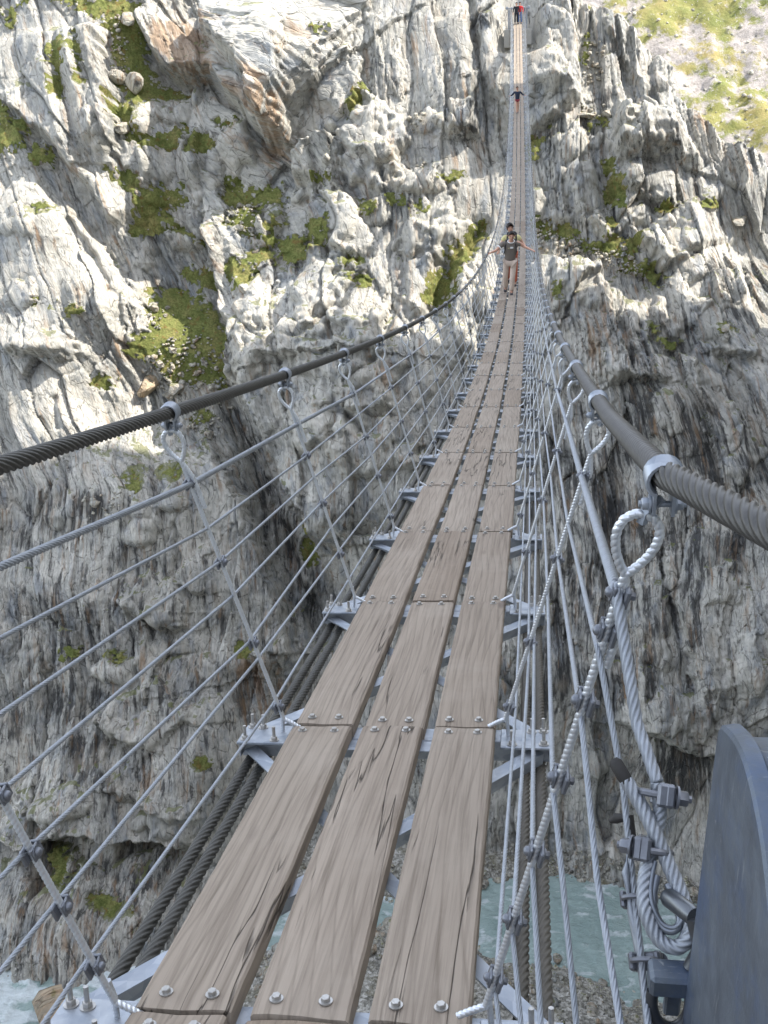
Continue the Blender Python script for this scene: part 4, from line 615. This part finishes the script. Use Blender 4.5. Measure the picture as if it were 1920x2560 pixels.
SJ=[[h+random.uniform(-.012,.012) for h in SH] for k in range(NB+1)]; SJ[0]=[.98,.85,.71,.575,.437,.295,.132]; SJ[1]=[.933,.775,.652,.522,.342,.264,.08]
SJR=[list(a) for a in SJ]; SJR[0]=[.975,.905,.770,.608,.437,.267,.108]
def side_cable(sd,j):
    b=MB(); r=.0095 if j==0 else .0052
    pts=[]; T=SJ if sd<0 else SJR
    node=[BP(yk(k),sd*(hx(T[k][j])+.012),T[k][j]) for k in range(NB+1)]
    if sd<0: pre=[node[0]+Vector((-.05,-1.6,.42))]
    else:
        node[0]=Vector(LOOP[0] if j==0 else RS[j-1][0])
        if j==0: pre=[Vector(p) for p in LOOP[2:0:-1]]
        else: pre=[Vector(p) for p in RS[j-1][1:]][::-1]; dd=(pre[0]-(pre[1] if len(pre)>1 else node[0])).normalized(); pre=[pre[0]+dd*.35]+pre
    ctl=pre+node
    # fine twisted part up to the fifth beam, plain beyond
    near=pre+node[:3 if sd>0 else 4]; fine=[]
    for a,c in zip(near[:-1],near[1:]):
        m=max(2,int((c-a).length/.0032)); fine+=[a.lerp(c,i/m) for i in range(m)]
    fine.append(near[-1]); b.tube(fine,r,24,True,lobes(6,4,.30),2*math.pi/(.10 if j==0 else .085))
    b.tube(node[(2 if sd>0 else 3):],r*.92,6)
    return b.build('side_cable',M_strand,bridge,sharp=180)
for sd in(-1,1):
    for j in range(7): side_cable(sd,j)
# hangers --------------------------------------------------------------
near_k=0
def rod_path(sd):
    a=Vector((sd*.385,0,.03));t=Vector((sd*(.594 if sd>0 and near_k==0 else .626),0,1.01)); return a,t
def hanger(sd,near,strands):
    a,t=rod_path(sd); d=(t-a).normalized(); nx=Vector((d.z,0,-d.x))*1.
    b=MB(); R=.0076
    def rib(pts,r):
        if not near: b.tube(pts,r,6); return
        fine=[]
        for p,q in zip(pts[:-1],pts[1:]):
            m=max(1,int((q-p).length/.0018)); fine+=[p.lerp(q,i/m) for i in range(m)]
        fine.append(pts[-1]); b.tube(fine,r,12,True,lobes(2,6,.16),2*math.pi/.022)
    loop=[]; w_,hgt=.031,.105
    base=t
    for q in np.linspace(0,1,17):
        ang=2*math.pi*q; 
        if True:
            s_=math.sin(math.pi*q); x=-w_*math.sin(ang)*(.12+.88*s_)*1.3; z=hgt*(1-math.cos(ang))/2
            loop.append(base+nx*x+d*z)
    tail=[loop[-1],t-d*.06+nx*.017,t-d*.17+nx*.0172]
    foot=[a+Vector((-sd*.055,0,-.035)),a+Vector((-sd*.03,0,-.018)),a]
    rib(foot+[base]+loop[1:]+tail[1:],R)
    rib([a+d*.05+Vector((0,.012,0)),a+Vector((sd*.006,.014,-.005)),a+Vector((sd*.012,.014,-.085))],R*.9)
    o=b.build('hanger_rod',M_rod,None,sharp=60)
    top=t+d*.085                                   # inside the eye
    rail=Vector((sd*.640,0,HR))
    c=MB(); c.tube([rail+Vector((.0265*math.cos(q),-.013*0,.0265*math.sin(q))) for q in np.linspace(rad(-65),rad(245),20)],[.004]*20,8)
    # flat band: widen along the cable
    band=MB()
    for y in(-.016,-.008,0,.008,.016): band.tube([rail+Vector((.0255*math.cos(q),y,.0255*math.sin(q))) for q in np.linspace(rad(-62),rad(242),16)],[.0042]*16,6)
    for s2 in(-1,1): band.box((rail.x+s2*.0135,0,rail.z-.036),(.005,.040,.036))
    lt=top+d*.022; band.tube([rail+Vector((0,0,-.034)),lt,lt-d*.018],.0085,4)
    band.cyl(rail+Vector((-.034,0,-.043)),rail+Vector((.034,0,-.043)),.005,n=8); band.hexbolt(rail+Vector((.017,0,-.043)),(1,0,0),.010,.010); band.hexbolt(rail+Vector((-.017,0,-.043)),(-1,0,0),.010,.010)
    band.build('hanger_clamp',M_galv if near else M_galv,o,sharp=50)
    if strands:
        for j,h in enumerate(strands):
            if strands is not None and near!=2 and (j%2==(near_k%2)): continue
            p=a+d*((h-a.z)/d.z)
            q=MB(); Mq=Matrix.Translation(p)@Matrix.Rotation(math.atan2(d.x,d.z),4,'Y')@Matrix.Scale(.85,4)
            q.box((sd*.012,0,0),(.010,.05,.040),Mq,.003); q.box((-sd*.010,0.0,0),(.006,.034,.034),Mq,.002); q.box((0,.022,0),(.026,.008,.034),Mq,.002)
            q.hexbolt(Mq@Vector((-sd*.012,0,0)),Mq.to_3x3()@Vector((-sd,0,0)),.0095,.009,True,True)
            q.hexbolt(Mq@Vector((sd*.017,0,0)),Mq.to_3x3()@Vector((sd,0,0)),.0075,.008)
            q.build('strand_clip',M_clip,o,sharp=45)
    return o
for sd in(-1,1):
    fars=None
    for k in range(NB+1):
        if k<10:
            near_k=k; o=hanger(sd,2 if k==0 else 1,(SJ if sd<0 else SJR)[k])
        elif k<=49:
            near_k=k
            if fars is None: fars=hanger(sd,0,None); o=fars
            else: o=copy_tree(fars)
        else: break
        o.parent=bridge; F=frame(yk(k)); t=tilt(yk(k)); o.matrix_world=Matrix.Translation(BP(yk(k),0,0)+Vector((0,0,sd*.58*math.sin(t)+(.026 if sd>0 and k==0 else 0))))
    rest=MB()
    for k in range(50,NB+1):
        for q in [fars]+list(fars.children):
            rest.add([v.co for v in q.data.vertices],[tuple(p.vertices) for p in q.data.polygons],Matrix.Translation(BP(yk(k),0,0)))
    q=rest.build('hanger_row',M_rod,bridge); q['kind']='stuff'
# end of the top side strand: wire loop on its thimble, clips, taped tails
def smooth(P,n=8):
    P=[Vector(p) for p in P];o=[]
    for i in range(len(P)-1):
        p0,p1,p2,p3=P[max(i-1,0)],P[i],P[i+1],P[min(i+2,len(P)-1)]
        for j in range(n):
            t=j/n; o.append(.5*((2*p1)+(p2-p0)*t+(2*p0-5*p1+4*p2-p3)*t*t+(3*p1-p0-3*p2+p3)*t**3))
    return o+[P[-1]]
lp=MB(); lp.tube(smooth(LOOP[2:],24),.0108,24,True,lobes(6,4,.26),2*math.pi/.075,(0,1,0)); lp=lp.build('cable_eye',M_strand,bridge,sharp=180)
tc=MB(); tl=Vector(LOOP[-1]);td=(tl-Vector(LOOP[-2])).normalized(); tc.tube([tl-td*.004,tl+td*.004,tl+td*.028,tl+td*.034],[.009,.0105,.0105,.006],10); tc.build('tape',M_black,lp)
t2=MB(); p=Vector(RS[0][2]); t2.tube([p+Vector((-.004,.06,.045)),p+Vector((-.012,.02,.02)),p+Vector((-.005,-.02,-.016)),p+Vector((.004,-.07,-.05)),p+Vector((.012,-.15,-.10))],.0062,12,True,lobes(4,3,.2),80); t2=t2.build('cable_tail',M_strand,bridge,sharp=180)
t3=MB(); t3.tube([p+Vector((-.002,.058,.043)),p+Vector((-.004,.085,.064)),p+Vector((-.022,.09,.058)),p+Vector((-.03,.092,.05))],[.0085,.0085,.008,.004],10); t3.build('tape',M_black,t2)
def wire_clip(p,ax,side,sc=1.):
    ax=Vector(ax).normalized(); side=Vector(side); side=(side-ax*side.dot(ax)).normalized(); up=ax.cross(side)
    M=Matrix(((side.x,ax.x,up.x,p[0]),(side.y,ax.y,up.y,p[1]),(side.z,ax.z,up.z,p[2]),(0,0,0,1)))@Matrix.Scale(sc,4)
    b=MB(); b.box((0,0,.010),(.050,.026,.012),M,.003)
    for s in(-1,1): b.box((s*.019,0,.004),(.010,.026,.016),M,.003)
    R3=M.to_3x3()
    pts=[M@Vector((s,0,z)) for s,z in((-.017,.034),(-.017,-.006),(-.012,-.017),(0,-.021),(.012,-.017),(.017,-.006),(.017,.034))]; b.tube(pts,.0042*sc,8)
    for s in(-1,1): b.hexbolt(M@Vector((s*.017,0,.017)),R3@Vector((0,0,1)),.0088*sc,.011*sc)
    return b.build('wire_clip',M_clip,bridge,sharp=40)
cam_p=Vector((.4257,-1.4051,1.8577))
for i,p in enumerate(CLIPS):
    ax=(Vector(LOOP[2])-Vector(LOOP[4])) if i<2 else Vector(RS[0][1])-Vector(RS[0][3]); tc_=(cam_p-Vector(p)).normalized()
    sdv=ax.cross(tc_); sdv=sdv+tc_*(.5 if i==0 else -.4 if i==1 else .1)
    wire_clip(p,ax,sdv,1.28 if i<2 else .95)
th=MB(); tp=smooth([LOOP[i] for i in(4,5,6,7,8,9,10,11)],6); cen=sum((Vector(q) for q in tp),Vector())/len(tp)
for dz in(-.011,.011): th.tube([Vector(q)+(cen-Vector(q))*.30+Vector((0,.4,.9))*dz for q in tp],.0036,8)
th.tube([Vector(q)+(cen-Vector(q))*.42 for q in tp],.006,8)
th.build('thimble',simple('thimble_steel',(.20,.22,.25),.4,.7),bridge,sharp=60)
# near cable saddle ----------------------------------------------------
ms=NT('painted_blue_grey_steel'); c=ms.coord(); cl=ms.mix(ms.ramp(ms.noise(c,11,7,.72),(.3,0.),(.7,1.)),(.062,.078,.100),(.135,.160,.190)); cl=ms.mix(ms.ramp(ms.noise(c,5.,6,.75),(.50,0.),(.66,.75)),cl,(.070,.105,.185)); cl=ms.mix(ms.ramp(ms.noise(ms.mapping(c,(6,40,6)),3.,5,.7),(.60,0.),(.68,.5)),cl,(.26,.28,.29)); cl=ms.mix(ms.ramp(ms.noise(c,28.,4,.8),(.66,0.),(.72,.6)),cl,(.33,.34,.34))
M_sad=ms.fin(cl,ms.math('ADD',.3,ms.math('MULTIPLY',ms.noise(c,22,5,.7),.4)),ms.bump(ms.noise(c,30,6,.7),.35,.004),.45)
sad=empty('anchor_post',(.78,-.6,0),label='big rounded blue grey steel anchor housing at the right edge beside the near planks',cat='anchor post')
prof=[(-.400,.0),(-.398,.70),(-.396,1.0),(-.396,1.072),(-.404,1.094),(-.434,1.112),(-.48,1.132),(-.525,1.141),(-.575,1.137),(-.62,1.124),(-.67,1.095),(-.73,1.04),(-.80,.95),(-.86,.84),(-.90,.70),(-.92,.5),(-.92,.0)]
sm=[(a.x,a.y) for a in smooth([(y,z,0) for y,z in prof],5)]
V=[];xs=[(.664,-.007),(.667,-.002),(.678,0.),(.684,.0),(.690,-.012),(.696,-.014),(.93,-.014)]
cy,cz=-.66,.75
for x,inn in xs:
    for y,z in sm:
        n=Vector((y-cy,max(z-cz,0) if z>cz else 0)); n=n.normalized() if n.length>0 else Vector((0,0)); V.append((x-.78,y+.6+n.x*inn,z+n.y*inn))
m=len(sm);Fc=[(i*m+j,i*m+j+1,(i+1)*m+j+1,(i+1)*m+j) for i in range(len(xs)-1) for j in range(m-1)]+[tuple(range(m)),tuple((len(xs)-1)*m+j for j in range(m))[::-1]]
mesh_obj('housing',V,Fc,M_sad,sad,True,35)
bk=MB(); c0=Vector(BRK[0]);c1=Vector(BRK[1]); mid=(c0+c1)/2
bk.box((.648-.78,-.385+.6,.648),(.062,.040,.036),None,.005); bk.box((.655-.78,-.37+.6,.60),(.022,.016,.075),None,.003); bk.build('bracket',M_sad,sad,sharp=40)
sk=MB(); sk.tube([Vector((.648-.78+.026*math.cos(q),-.395+.6+.012*math.sin(q),.615+.038*math.sin(q))) for q in np.linspace(rad(20),rad(-200),22)],.0085,12); sk.build('shackle',simple('shackle_steel',(.07,.075,.085),.4,.7),sad,sharp=60)
pn=MB(); a=Vector(BRK[2])-Vector((.78,-.6,0));b=Vector(BRK[3])-Vector((.78,-.6,0)); pn.tube([a,a.lerp(b,.1),a.lerp(b,.9),b],[.011,.0135,.0135,.012],16); pn.tube([b+Vector((.0,.0,.0)),b+Vector((.012,-.012,-.045)),b+Vector((.0,-.02,-.075))],.012,12); pn.build('pin',simple('pin_steel',(.13,.14,.15),.35,.8),sad,sharp=50)
base=MB(); base.box((0,0,-1.1),(.5,.8,2.2),None,.02); base.build('plinth',simple('concrete',(.36,.35,.33),.9,0,8,.15,.3,.01),sad)
# far bridge head --------------------------------------------------------
M_conc=simple('pale_concrete',(.40,.39,.36),.9,0,3,.12,.3,.02)
ye=yk(NB); ze=zc(ye)
for s,lb in((-1,'left steel end post of the bridge on the far rock, seen small at the top'),(1,'right steel end post of the bridge on the far rock, seen small at the top')):
    P=empty('bridge_post',(s*.66,ye+.35,ze-.75),label=lb,cat='post',group='end posts of the bridge')
    for i,(x,y) in enumerate(((0,0),(s*-.0,.55))):
        l=MB(); l.box((x+s*(.12 if i==0 else -.05),y,.95),(.15,.16,1.95),None,.01); l.build('post_leg',M_galv,P)
    h=MB(); h.box((s*.05,.25,2.0),(.55,.75,.10),None,.01); h.box((s*.30,.0,2.02),(.22,.30,.22),None,.02); h.box((s*-.14,.0,2.0),(.14,.26,.20),None,.02); h.build('saddle_head',M_galv,P)
ab=empty('abutment',(0,ye+.4,ze-1.2),label='pale concrete block under the far end of the bridge',cat='abutment')
a=MB(); a.box((-.95,.1,-.0),(.5,.9,1.5),None,.03); a.box((.95,.1,.1),(.6,.9,1.3),None,.03); a.build('bearing_block',M_conc,ab); a=MB(); a.box((0,.9,-.1),(1.5,1.2,1.6),None,.03); a.box((0,1.8,.72),(1.4,2.4,.3),None,.02); a.build('slab',M_conc,ab)

ld=MB(); ld.box((0,0,0),(1.9,1.6,2.6),None,.03); ld=ld.build('landing',M_conc); ld.location=(0,-2.32,-.90); tag(ld,'concrete landing at the near end of the plank deck','landing')
# ------------------------------------------------------------------ walkers
def skin(name,V,E,R,mat,parent,sub=1,root=0):
    me=bpy.data.meshes.new(name); me.from_pydata([tuple(v) for v in V],E,[]); o=link(bpy.data.objects.new(name,me)); o.parent=parent
    m=o.modifiers.new('skin','SKIN'); m.use_smooth_shade=True; m.branch_smoothing=.6
    sv=me.skin_vertices[0].data
    for i,r in enumerate(R): sv[i].radius=(r if isinstance(r,tuple) else (r,r)); sv[i].use_root=(i==root)
    s=o.modifiers.new('sub','SUBSURF'); s.levels=sub; s.render_levels=sub
    me.materials.append(mat); return o
SKINM=simple('skin',(.52,.29,.20),.55); HAIR=simple('dark_hair',(.022,.015,.012),.6,0,60,.3); EYE=simple('eye',(.03,.02,.02),.3); LIP=simple('lips',(.38,.14,.11),.5)
def cloth(n,c): return simple(n,c,.9,0,35,.12,.4,.004)
def person(loc,label,J,cols,yaw=math.pi,scale=1.,hair='short',legs='trousers',sleeve='short',group=None):
    """J: joints in a frame where +y is ahead, +x the person's right... mirrored by yaw; metres"""
    root=empty('person',loc,label=label,cat='person',group=group); root.rotation_euler=(0,0,yaw); root.scale=(scale,)*3
    v=lambda k: Vector(J[k])
    pel,che,nek,hed=v('pelvis'),v('chest'),v('neck'),v('head')
    up=(hed-nek).normalized()
    V=[pel,pel.lerp(che,.5),che,nek-Vector((0,0,.02)),nek.lerp(hed,.45),hed,hed+up*.09]; R=[(.135,.105),(.125,.095),(.145,.10),.062,.052,(.082,.095),(.060,.07)]
    E=[(i,i+1) for i in range(6)]
    for s in('l','r'):
        b=len(V); V+=[v('sh'+s),v('el'+s),v('wr'+s),v('wr'+s).lerp(v('ha'+s),.5)]; R+=[.055,.041,.029,(.036,.018)]; E+=[(2,b),(b,b+1),(b+1,b+2),(b+2,b+3)]
        h=v('ha'+s);w_=v('wr'+s);dd=(h-w_).normalized(); sdv=dd.cross(Vector((0,0,1))).normalized()
        for q,(o,l) in enumerate(((-.027,.055),(-.009,.068),(.009,.064),(.026,.048))):
            i=len(V); k=V[b+3]+sdv*o; V+=[k+dd*.03,k+dd*(.03+l*.5)+Vector((0,0,-.008)),k+dd*(.03+l*.8)+Vector((0,0,-.035))]; R+=[.0095,.009,.008]; E+=[(b+3,i),(i,i+1),(i+1,i+2)]
        i=len(V); V+=[V[b+3]-sdv*.035+Vector((0,0,-.01)),V[b+3]-sdv*.045+dd*.03+Vector((0,0,-.03))]; R+=[.011,.009]; E+=[(b+3,i),(i,i+1)]
        b=len(V); V+=[v('hip'+s),v('kn'+s),v('an'+s)]; R+=[.082,.055,.037]; E+=[(0,b),(b,b+1),(b+1,b+2)]
        b2=len(V); V.append(v('an'+s)+Vector((0,.045,-.05))); R.append((.022,.02)); E.append((b2-1,b2))
    skin('body',V,E,R,SKINM,root,2)
    # upper garment
    V=[pel-Vector((0,0,.10)),pel.lerp(che,.5),che,che.lerp(nek,.75)];R=[(.188,.150),(.168,.132),(.185,.135),.09];E=[(0,1),(1,2),(2,3)]
    for s in('l','r'):
        b=len(V); a,e,w_=v('sh'+s),v('el'+s),v('wr'+s)
        V+=[a,a.lerp(e,.62 if sleeve=='short' else 1.)];R+=[.078,.070 if sleeve=='short' else .056];E+=[(2,b),(b,b+1)]
        if sleeve!='short': V.append(e.lerp(w_,.9));R.append(.046);E.append((b+1,b+2))
    skin('shirt' if sleeve=='short' else 'jacket',V,E,R,cols['top'],root,2)
    # lower garment
    V=[pel];R=[(.158,.122)];E=[]
    for s in('l','r'):
        b=len(V);h,k,a=v('hip'+s),v('kn'+s),v('an'+s); V.append(h-Vector((0,0,.03)));R.append(.098);E.append((0,b))
        if legs=='shorts': V.append(h.lerp(k,.40));R.append(.093);E.append((b,b+1))
        else: V+=[k,k.lerp(a,.5),a+Vector((0,0,.02))];R+=[.078,.074,.070];E+=[(b,b+1),(b+1,b+2),(b+2,b+3)]
    skin('trousers' if legs!='shorts' else 'shorts',V,E,R,cols['legs'],root,2)
    for s in('l','r'):
        a=v('an'+s); V=[a+Vector((0,-.045,-.045)),a+Vector((0,.06,-.06)),a+Vector((0,.165,-.065)),a+Vector((0,.0,.02))]; skin('shoe',V,[(0,1),(1,2),(0,3)],[(.042,.040),(.048,.034),(.040,.027),.045],cols['shoe'],root,2)
    # head details
    M=Matrix.Translation(hed+up*.045)@Matrix.Rotation(J.get('nod',0),4,'X')@Matrix.Rotation(J.get('turn',0),4,'Z')
    f=MB(); f.tube([M@Vector((0,.088,.012)),M@Vector((0,.106,-.022)),M@Vector((0,.108,-.034)),M@Vector((0,.09,-.042))],[.007,.012,.013,.007],8); f.build('nose',SKINM,root)
    for s in(-1,1):
        e=MB(); e.tube([M@Vector((s*.033-.012,.086,.010)),M@Vector((s*.033,.091,.012)),M@Vector((s*.033+.012,.086,.010))],[.004,.007,.004],8); e.build('eye',EYE,root)
        e=MB(); e.tube([M@Vector((s*.086,.0,.012)),M@Vector((s*.094,-.008,-.004)),M@Vector((s*.085,.0,-.03))],[.010,.013,.007],8); e.build('ear',SKINM,root)
        e=MB(); e.tube([M@Vector((s*.033-.017,.089,.030)),M@Vector((s*.033,.094,.034)),M@Vector((s*.033+.017,.087,.029))],[.004,.005,.003],6); e.build('eyebrow',HAIR,root)
    e=MB(); e.tube([M@Vector((-.022,.084,-.062)),M@Vector((0,.092,-.060)),M@Vector((.022,.084,-.062))],[.003,.006,.003],8); e.build('mouth',LIP,root)
    # hair cap
    r=random.Random(len(label)); V=[];n=22;mm=9;lo=-.35 if hair=='short' else -.9
    for i in range(mm+1):
        t=i/mm
        for j in range(n):
            a=2*math.pi*j/n; front=math.sin(a)
            ph=t*(math.pi*.5+ (.95 if hair!='short' else .55)*(1-max(0,front)) -.95*max(0,front))
            q=1+(.13 if hair=='curly' else .08)*r.uniform(-1,1)+(.18 if hair=='curly' else .0)
            V.append(M@Vector((.086*q*math.sin(ph)*math.cos(a),-.012+.094*q*math.sin(ph)*math.sin(a),.014+.100*q*math.cos(ph))))
    Fc=[(i*n+j,i*n+(j+1)%n,(i+1)*n+(j+1)%n,(i+1)*n+j) for i in range(mm) for j in range(n)]
    mesh_obj('hair',V,Fc,cols['hair'],root)
    return root
def stand(**kw):
    J=dict(pelvis=(0,0,.94),chest=(0,.03,1.28),neck=(0,.05,1.47),head=(0,.08,1.60),shl=(-.185,.03,1.40),shr=(.185,.03,1.40),ell=(-.27,.02,1.13),elr=(.27,.02,1.13),wrl=(-.28,.12,.90),wrr=(.28,.12,.90),hal=(-.28,.15,.82),har=(.28,.15,.82),
      hipl=(-.095,0,.90),hipr=(.095,0,.90),knl=(-.10,.05,.50),knr=(.10,.05,.50),anl=(-.10,-.02,.095),anr=(.10,-.02,.095)); J.update(kw); return J
# local +x is the walker's right hand when facing +y ; turned to face the camera it comes out on the left of the picture
yw=26.55; bl=BP(yw,-.075,0)
J1=stand(pelvis=(-.01,.0,.93),chest=(-.02,.06,1.27),neck=(-.03,.11,1.45),head=(-.035,.155,1.555),nod=-.35,
  shr=(.175,.07,1.385),elr=(.36,.22,1.22),wrr=(.50,.36,1.20),har=(.565,.43,1.19),shl=(-.20,.06,1.40),ell=(-.37,.02,1.27),wrl=(-.55,.16,1.22),hal=(-.625,.21,1.205),
  hipr=(.09,0,.89),knr=(.115,-.02,.49),anr=(.11,-.20,.115),hipl=(-.10,.0,.89),knl=(-.075,.13,.50),anl=(-.055,.12,.10))
CA=dict(top=cloth('brown_grey_shirt',(.155,.132,.112)),legs=cloth('beige_trousers',(.52,.42,.345)),shoe=cloth('dark_boot',(.035,.034,.036)),hair=HAIR)
p1=person(bl,'man in front with grey brown T-shirt and beige trousers holding both handrails',J1,CA)
tr=MB(); ring=[Vector((.085*math.cos(a)-.028,.105+.075*math.sin(a)+.0,1.425-.035*math.sin(a)+.012)) for a in np.linspace(0,2*math.pi,25)]; tr.tube(ring,.011,8); tr.build('collar',cloth('white_trim',(.75,.74,.72)),p1)
cf=MB(); a=Vector(J1['shr']).lerp(Vector(J1['elr']),.60); d=(Vector(J1['elr'])-Vector(J1['shr'])).normalized(); cf.tube([a-d*.012,a+d*.012],[.0745,.0735],14); cf.build('cuff',cloth('white_cuff',(.75,.74,.72)),p1)
def chest_patch(name,x0,x1,z0,z1,col):
    b=MB(); b.box(((x0+x1)/2,.205,(z0+z1)/2),(x1-x0,.012,z1-z0),Matrix.Translation((-.0,-.012,0)),.003); b.build(name,col,p1)
chest_patch('print_white',-.085,-.005,1.262,1.305,cloth('print_white',(.72,.72,.70))); chest_patch('print_yellow',.0,.055,1.268,1.278,cloth('print_yellow',(.55,.50,.22)))
for i,x in enumerate((-.066,-.046,-.026)):
    b=MB(); b.box((x,.2005,1.283),(.006 if i!=1 else .012,.006,.026 if i!=1 else .006)); b.build('print_letter',CA['top'],p1)
for s in(-1,1):
    st=MB(); st.tube([(s*.115-.02,-.07,1.40),(s*.12-.02,.04,1.455),(s*.13-.02,.16,1.36),(s*.155-.02,.155,1.2),(s*.165,.06,1.08)],[.013]*5,8); st.build('shoulder_strap',cloth('black_strap',(.02,.02,.024)),p1)
bp=empty('backpack',bl+Vector((.02,.17,1.22)),label='dark daypack on the back of the man in the grey brown T-shirt',cat='backpack')
b=MB(); b.box((0,.06,-.02),(.31,.2,.46),None,.06); b.build('pack_body',cloth('dark_pack',(.022,.024,.035)),bp); b=MB(); b.box((0,.17,-.08),(.22,.06,.22),None,.03); b.build('pocket',cloth('dark_pack_pocket',(.03,.032,.045)),bp)
y2=28.55; b2=BP(y2,-.06,0)
J2=stand(chest=(0,.05,1.29),neck=(.02,.08,1.49),head=(.045,.12,1.615),turn=.35,nod=-.1,shr=(.19,.04,1.40),elr=(.30,.06,1.18),wrr=(.36,.2,1.02),har=(.38,.26,1.0),shl=(-.19,.05,1.40),ell=(-.31,.03,1.20),wrl=(-.40,.18,1.12),hal=(-.44,.24,1.12),knl=(-.11,.14,.51),anl=(-.11,.15,.10),anr=(.10,-.22,.13))
CB=dict(top=cloth('pale_yellow_shirt',(.60,.55,.27)),legs=cloth('red_trousers',(.40,.10,.05)),shoe=CA['shoe'],hair=HAIR)
p2=person(b2,'dark curly haired walker in a pale yellow shirt close behind the front man',J2,CB,hair='curly')
for s in(-1,1):
    st=MB(); st.tube([(s*.11,-.08,1.40),(s*.115,.03,1.47),(s*.125,.15,1.36),(s*.14,.15,1.18)],[.024]*4,8); st.build('shoulder_strap',cloth('black_strap2',(.02,.02,.024)),p2)
bp2=empty('backpack',b2+Vector((0,.17,1.24)),label='black daypack worn by the walker in the pale yellow shirt',cat='backpack'); b=MB(); b.box((0,.05,0),(.30,.2,.48),None,.06); b.build('pack_body',cloth('black_pack',(.02,.02,.022)),bp2)
y3=76.; J3=stand(pelvis=(0,.0,.93),head=(.02,.09,1.60),shr=(.18,.03,1.40),elr=(.36,-.02,1.20),wrr=(.50,.10,1.16),har=(.57,.13,1.16),shl=(-.18,.03,1.40),ell=(-.36,-.02,1.20),wrl=(-.50,.10,1.17),hal=(-.57,.13,1.17),hipr=(.075,0,.9),hipl=(-.075,0,.9),knl=(-.06,.02,.5),anl=(-.05,-.16,.12),knr=(.05,.10,.5),anr=(.03,.08,.095))
CC=dict(top=cloth('navy_jacket',(.018,.026,.050)),legs=cloth('dark_red_shorts',(.22,.03,.04)),shoe=cloth('grey_shoe',(.16,.15,.15)),hair=simple('brown_hair',(.05,.022,.015),.6))
person(BP(y3,-.10,0),'lone walker in a navy jacket and dark red shorts further along the planks',J3,CC,legs='shorts',sleeve='long',hair='long')
y4=yk(NB)+.1; CD=dict(top=cloth('black_top',(.02,.02,.024)),legs=cloth('black_trousers',(.018,.018,.02)),shoe=CA['shoe'],hair=HAIR)
person(BP(yk(NB)-.12,-.14,0),'person in black clothes at the far end of the bridge',stand(),CD,sleeve='long')
CE=dict(top=cloth('red_top',(.55,.025,.03)),legs=cloth('blue_jeans',(.07,.12,.26)),shoe=CA['shoe'],hair=HAIR)
person(BP(yk(NB)-.05,.17,0),'person in a red top and blue jeans at the far end of the bridge',stand(knl=(-.12,.06,.5),anl=(-.16,.0,.095),elr=(.30,.05,1.15)),CE,sleeve='long')
# ------------------------------------------------------------------ light, sky, camera
W=bpy.data.worlds.new('World'); SC_.world=W; W.use_nodes=True; nt=W.node_tree; bg=nt.nodes['Background']
sky=nt.nodes.new('ShaderNodeTexSky'); sky.sky_type='NISHITA'; sky.sun_disc=False
S=Vector(SUN).normalized(); el=math.asin(S.z); az=math.atan2(S.x,S.y)
sky.sun_elevation=el; sky.sun_rotation=az; sky.altitude=1700; sky.air_density=1.; sky.dust_density=3.0
hs=nt.nodes.new('ShaderNodeHueSaturation'); hs.inputs['Saturation'].default_value=.42; nt.links.new(sky.outputs[0],hs.inputs['Color']); nt.links.new(hs.outputs[0],bg.inputs[0]); bg.inputs[1].default_value=SKYS
l=bpy.data.lights.new('sun','SUN'); l.energy=SUNE; l.angle=rad(.5); l.color=(1.,.93,.84); lo=link(bpy.data.objects.new('sun',l)); lo.rotation_euler=S.to_track_quat('Z','Y').to_euler(); lo.location=S*60
cam=bpy.data.cameras.new('camera'); co=link(bpy.data.objects.new('camera',cam)); SC_.camera=co
r,u,f=Vector((.99207457,.11869025,-.04123911)),Vector((-.01588329,.44403221,.89587003)),Vector((-.12464254,.88811487,-.44239826))
co.matrix_world=Matrix(((r.x,u.x,-f.x,.4257),(r.y,u.y,-f.y,-1.4051),(r.z,u.z,-f.z,1.8577),(0,0,0,1)))
cam.sensor_fit='VERTICAL'; cam.sensor_height=36.; cam.lens=36.*2599/2560; cam.clip_start=.02; cam.clip_end=3000
SC_.view_settings.view_transform='Standard'; SC_.view_settings.look='None'; SC_.view_settings.exposure=EXPO; SC_.view_settings.gamma=1.
SC_.render.resolution_x=768; SC_.render.resolution_y=1024
SC_.cycles.max_bounces=5; SC_.cycles.diffuse_bounces=3
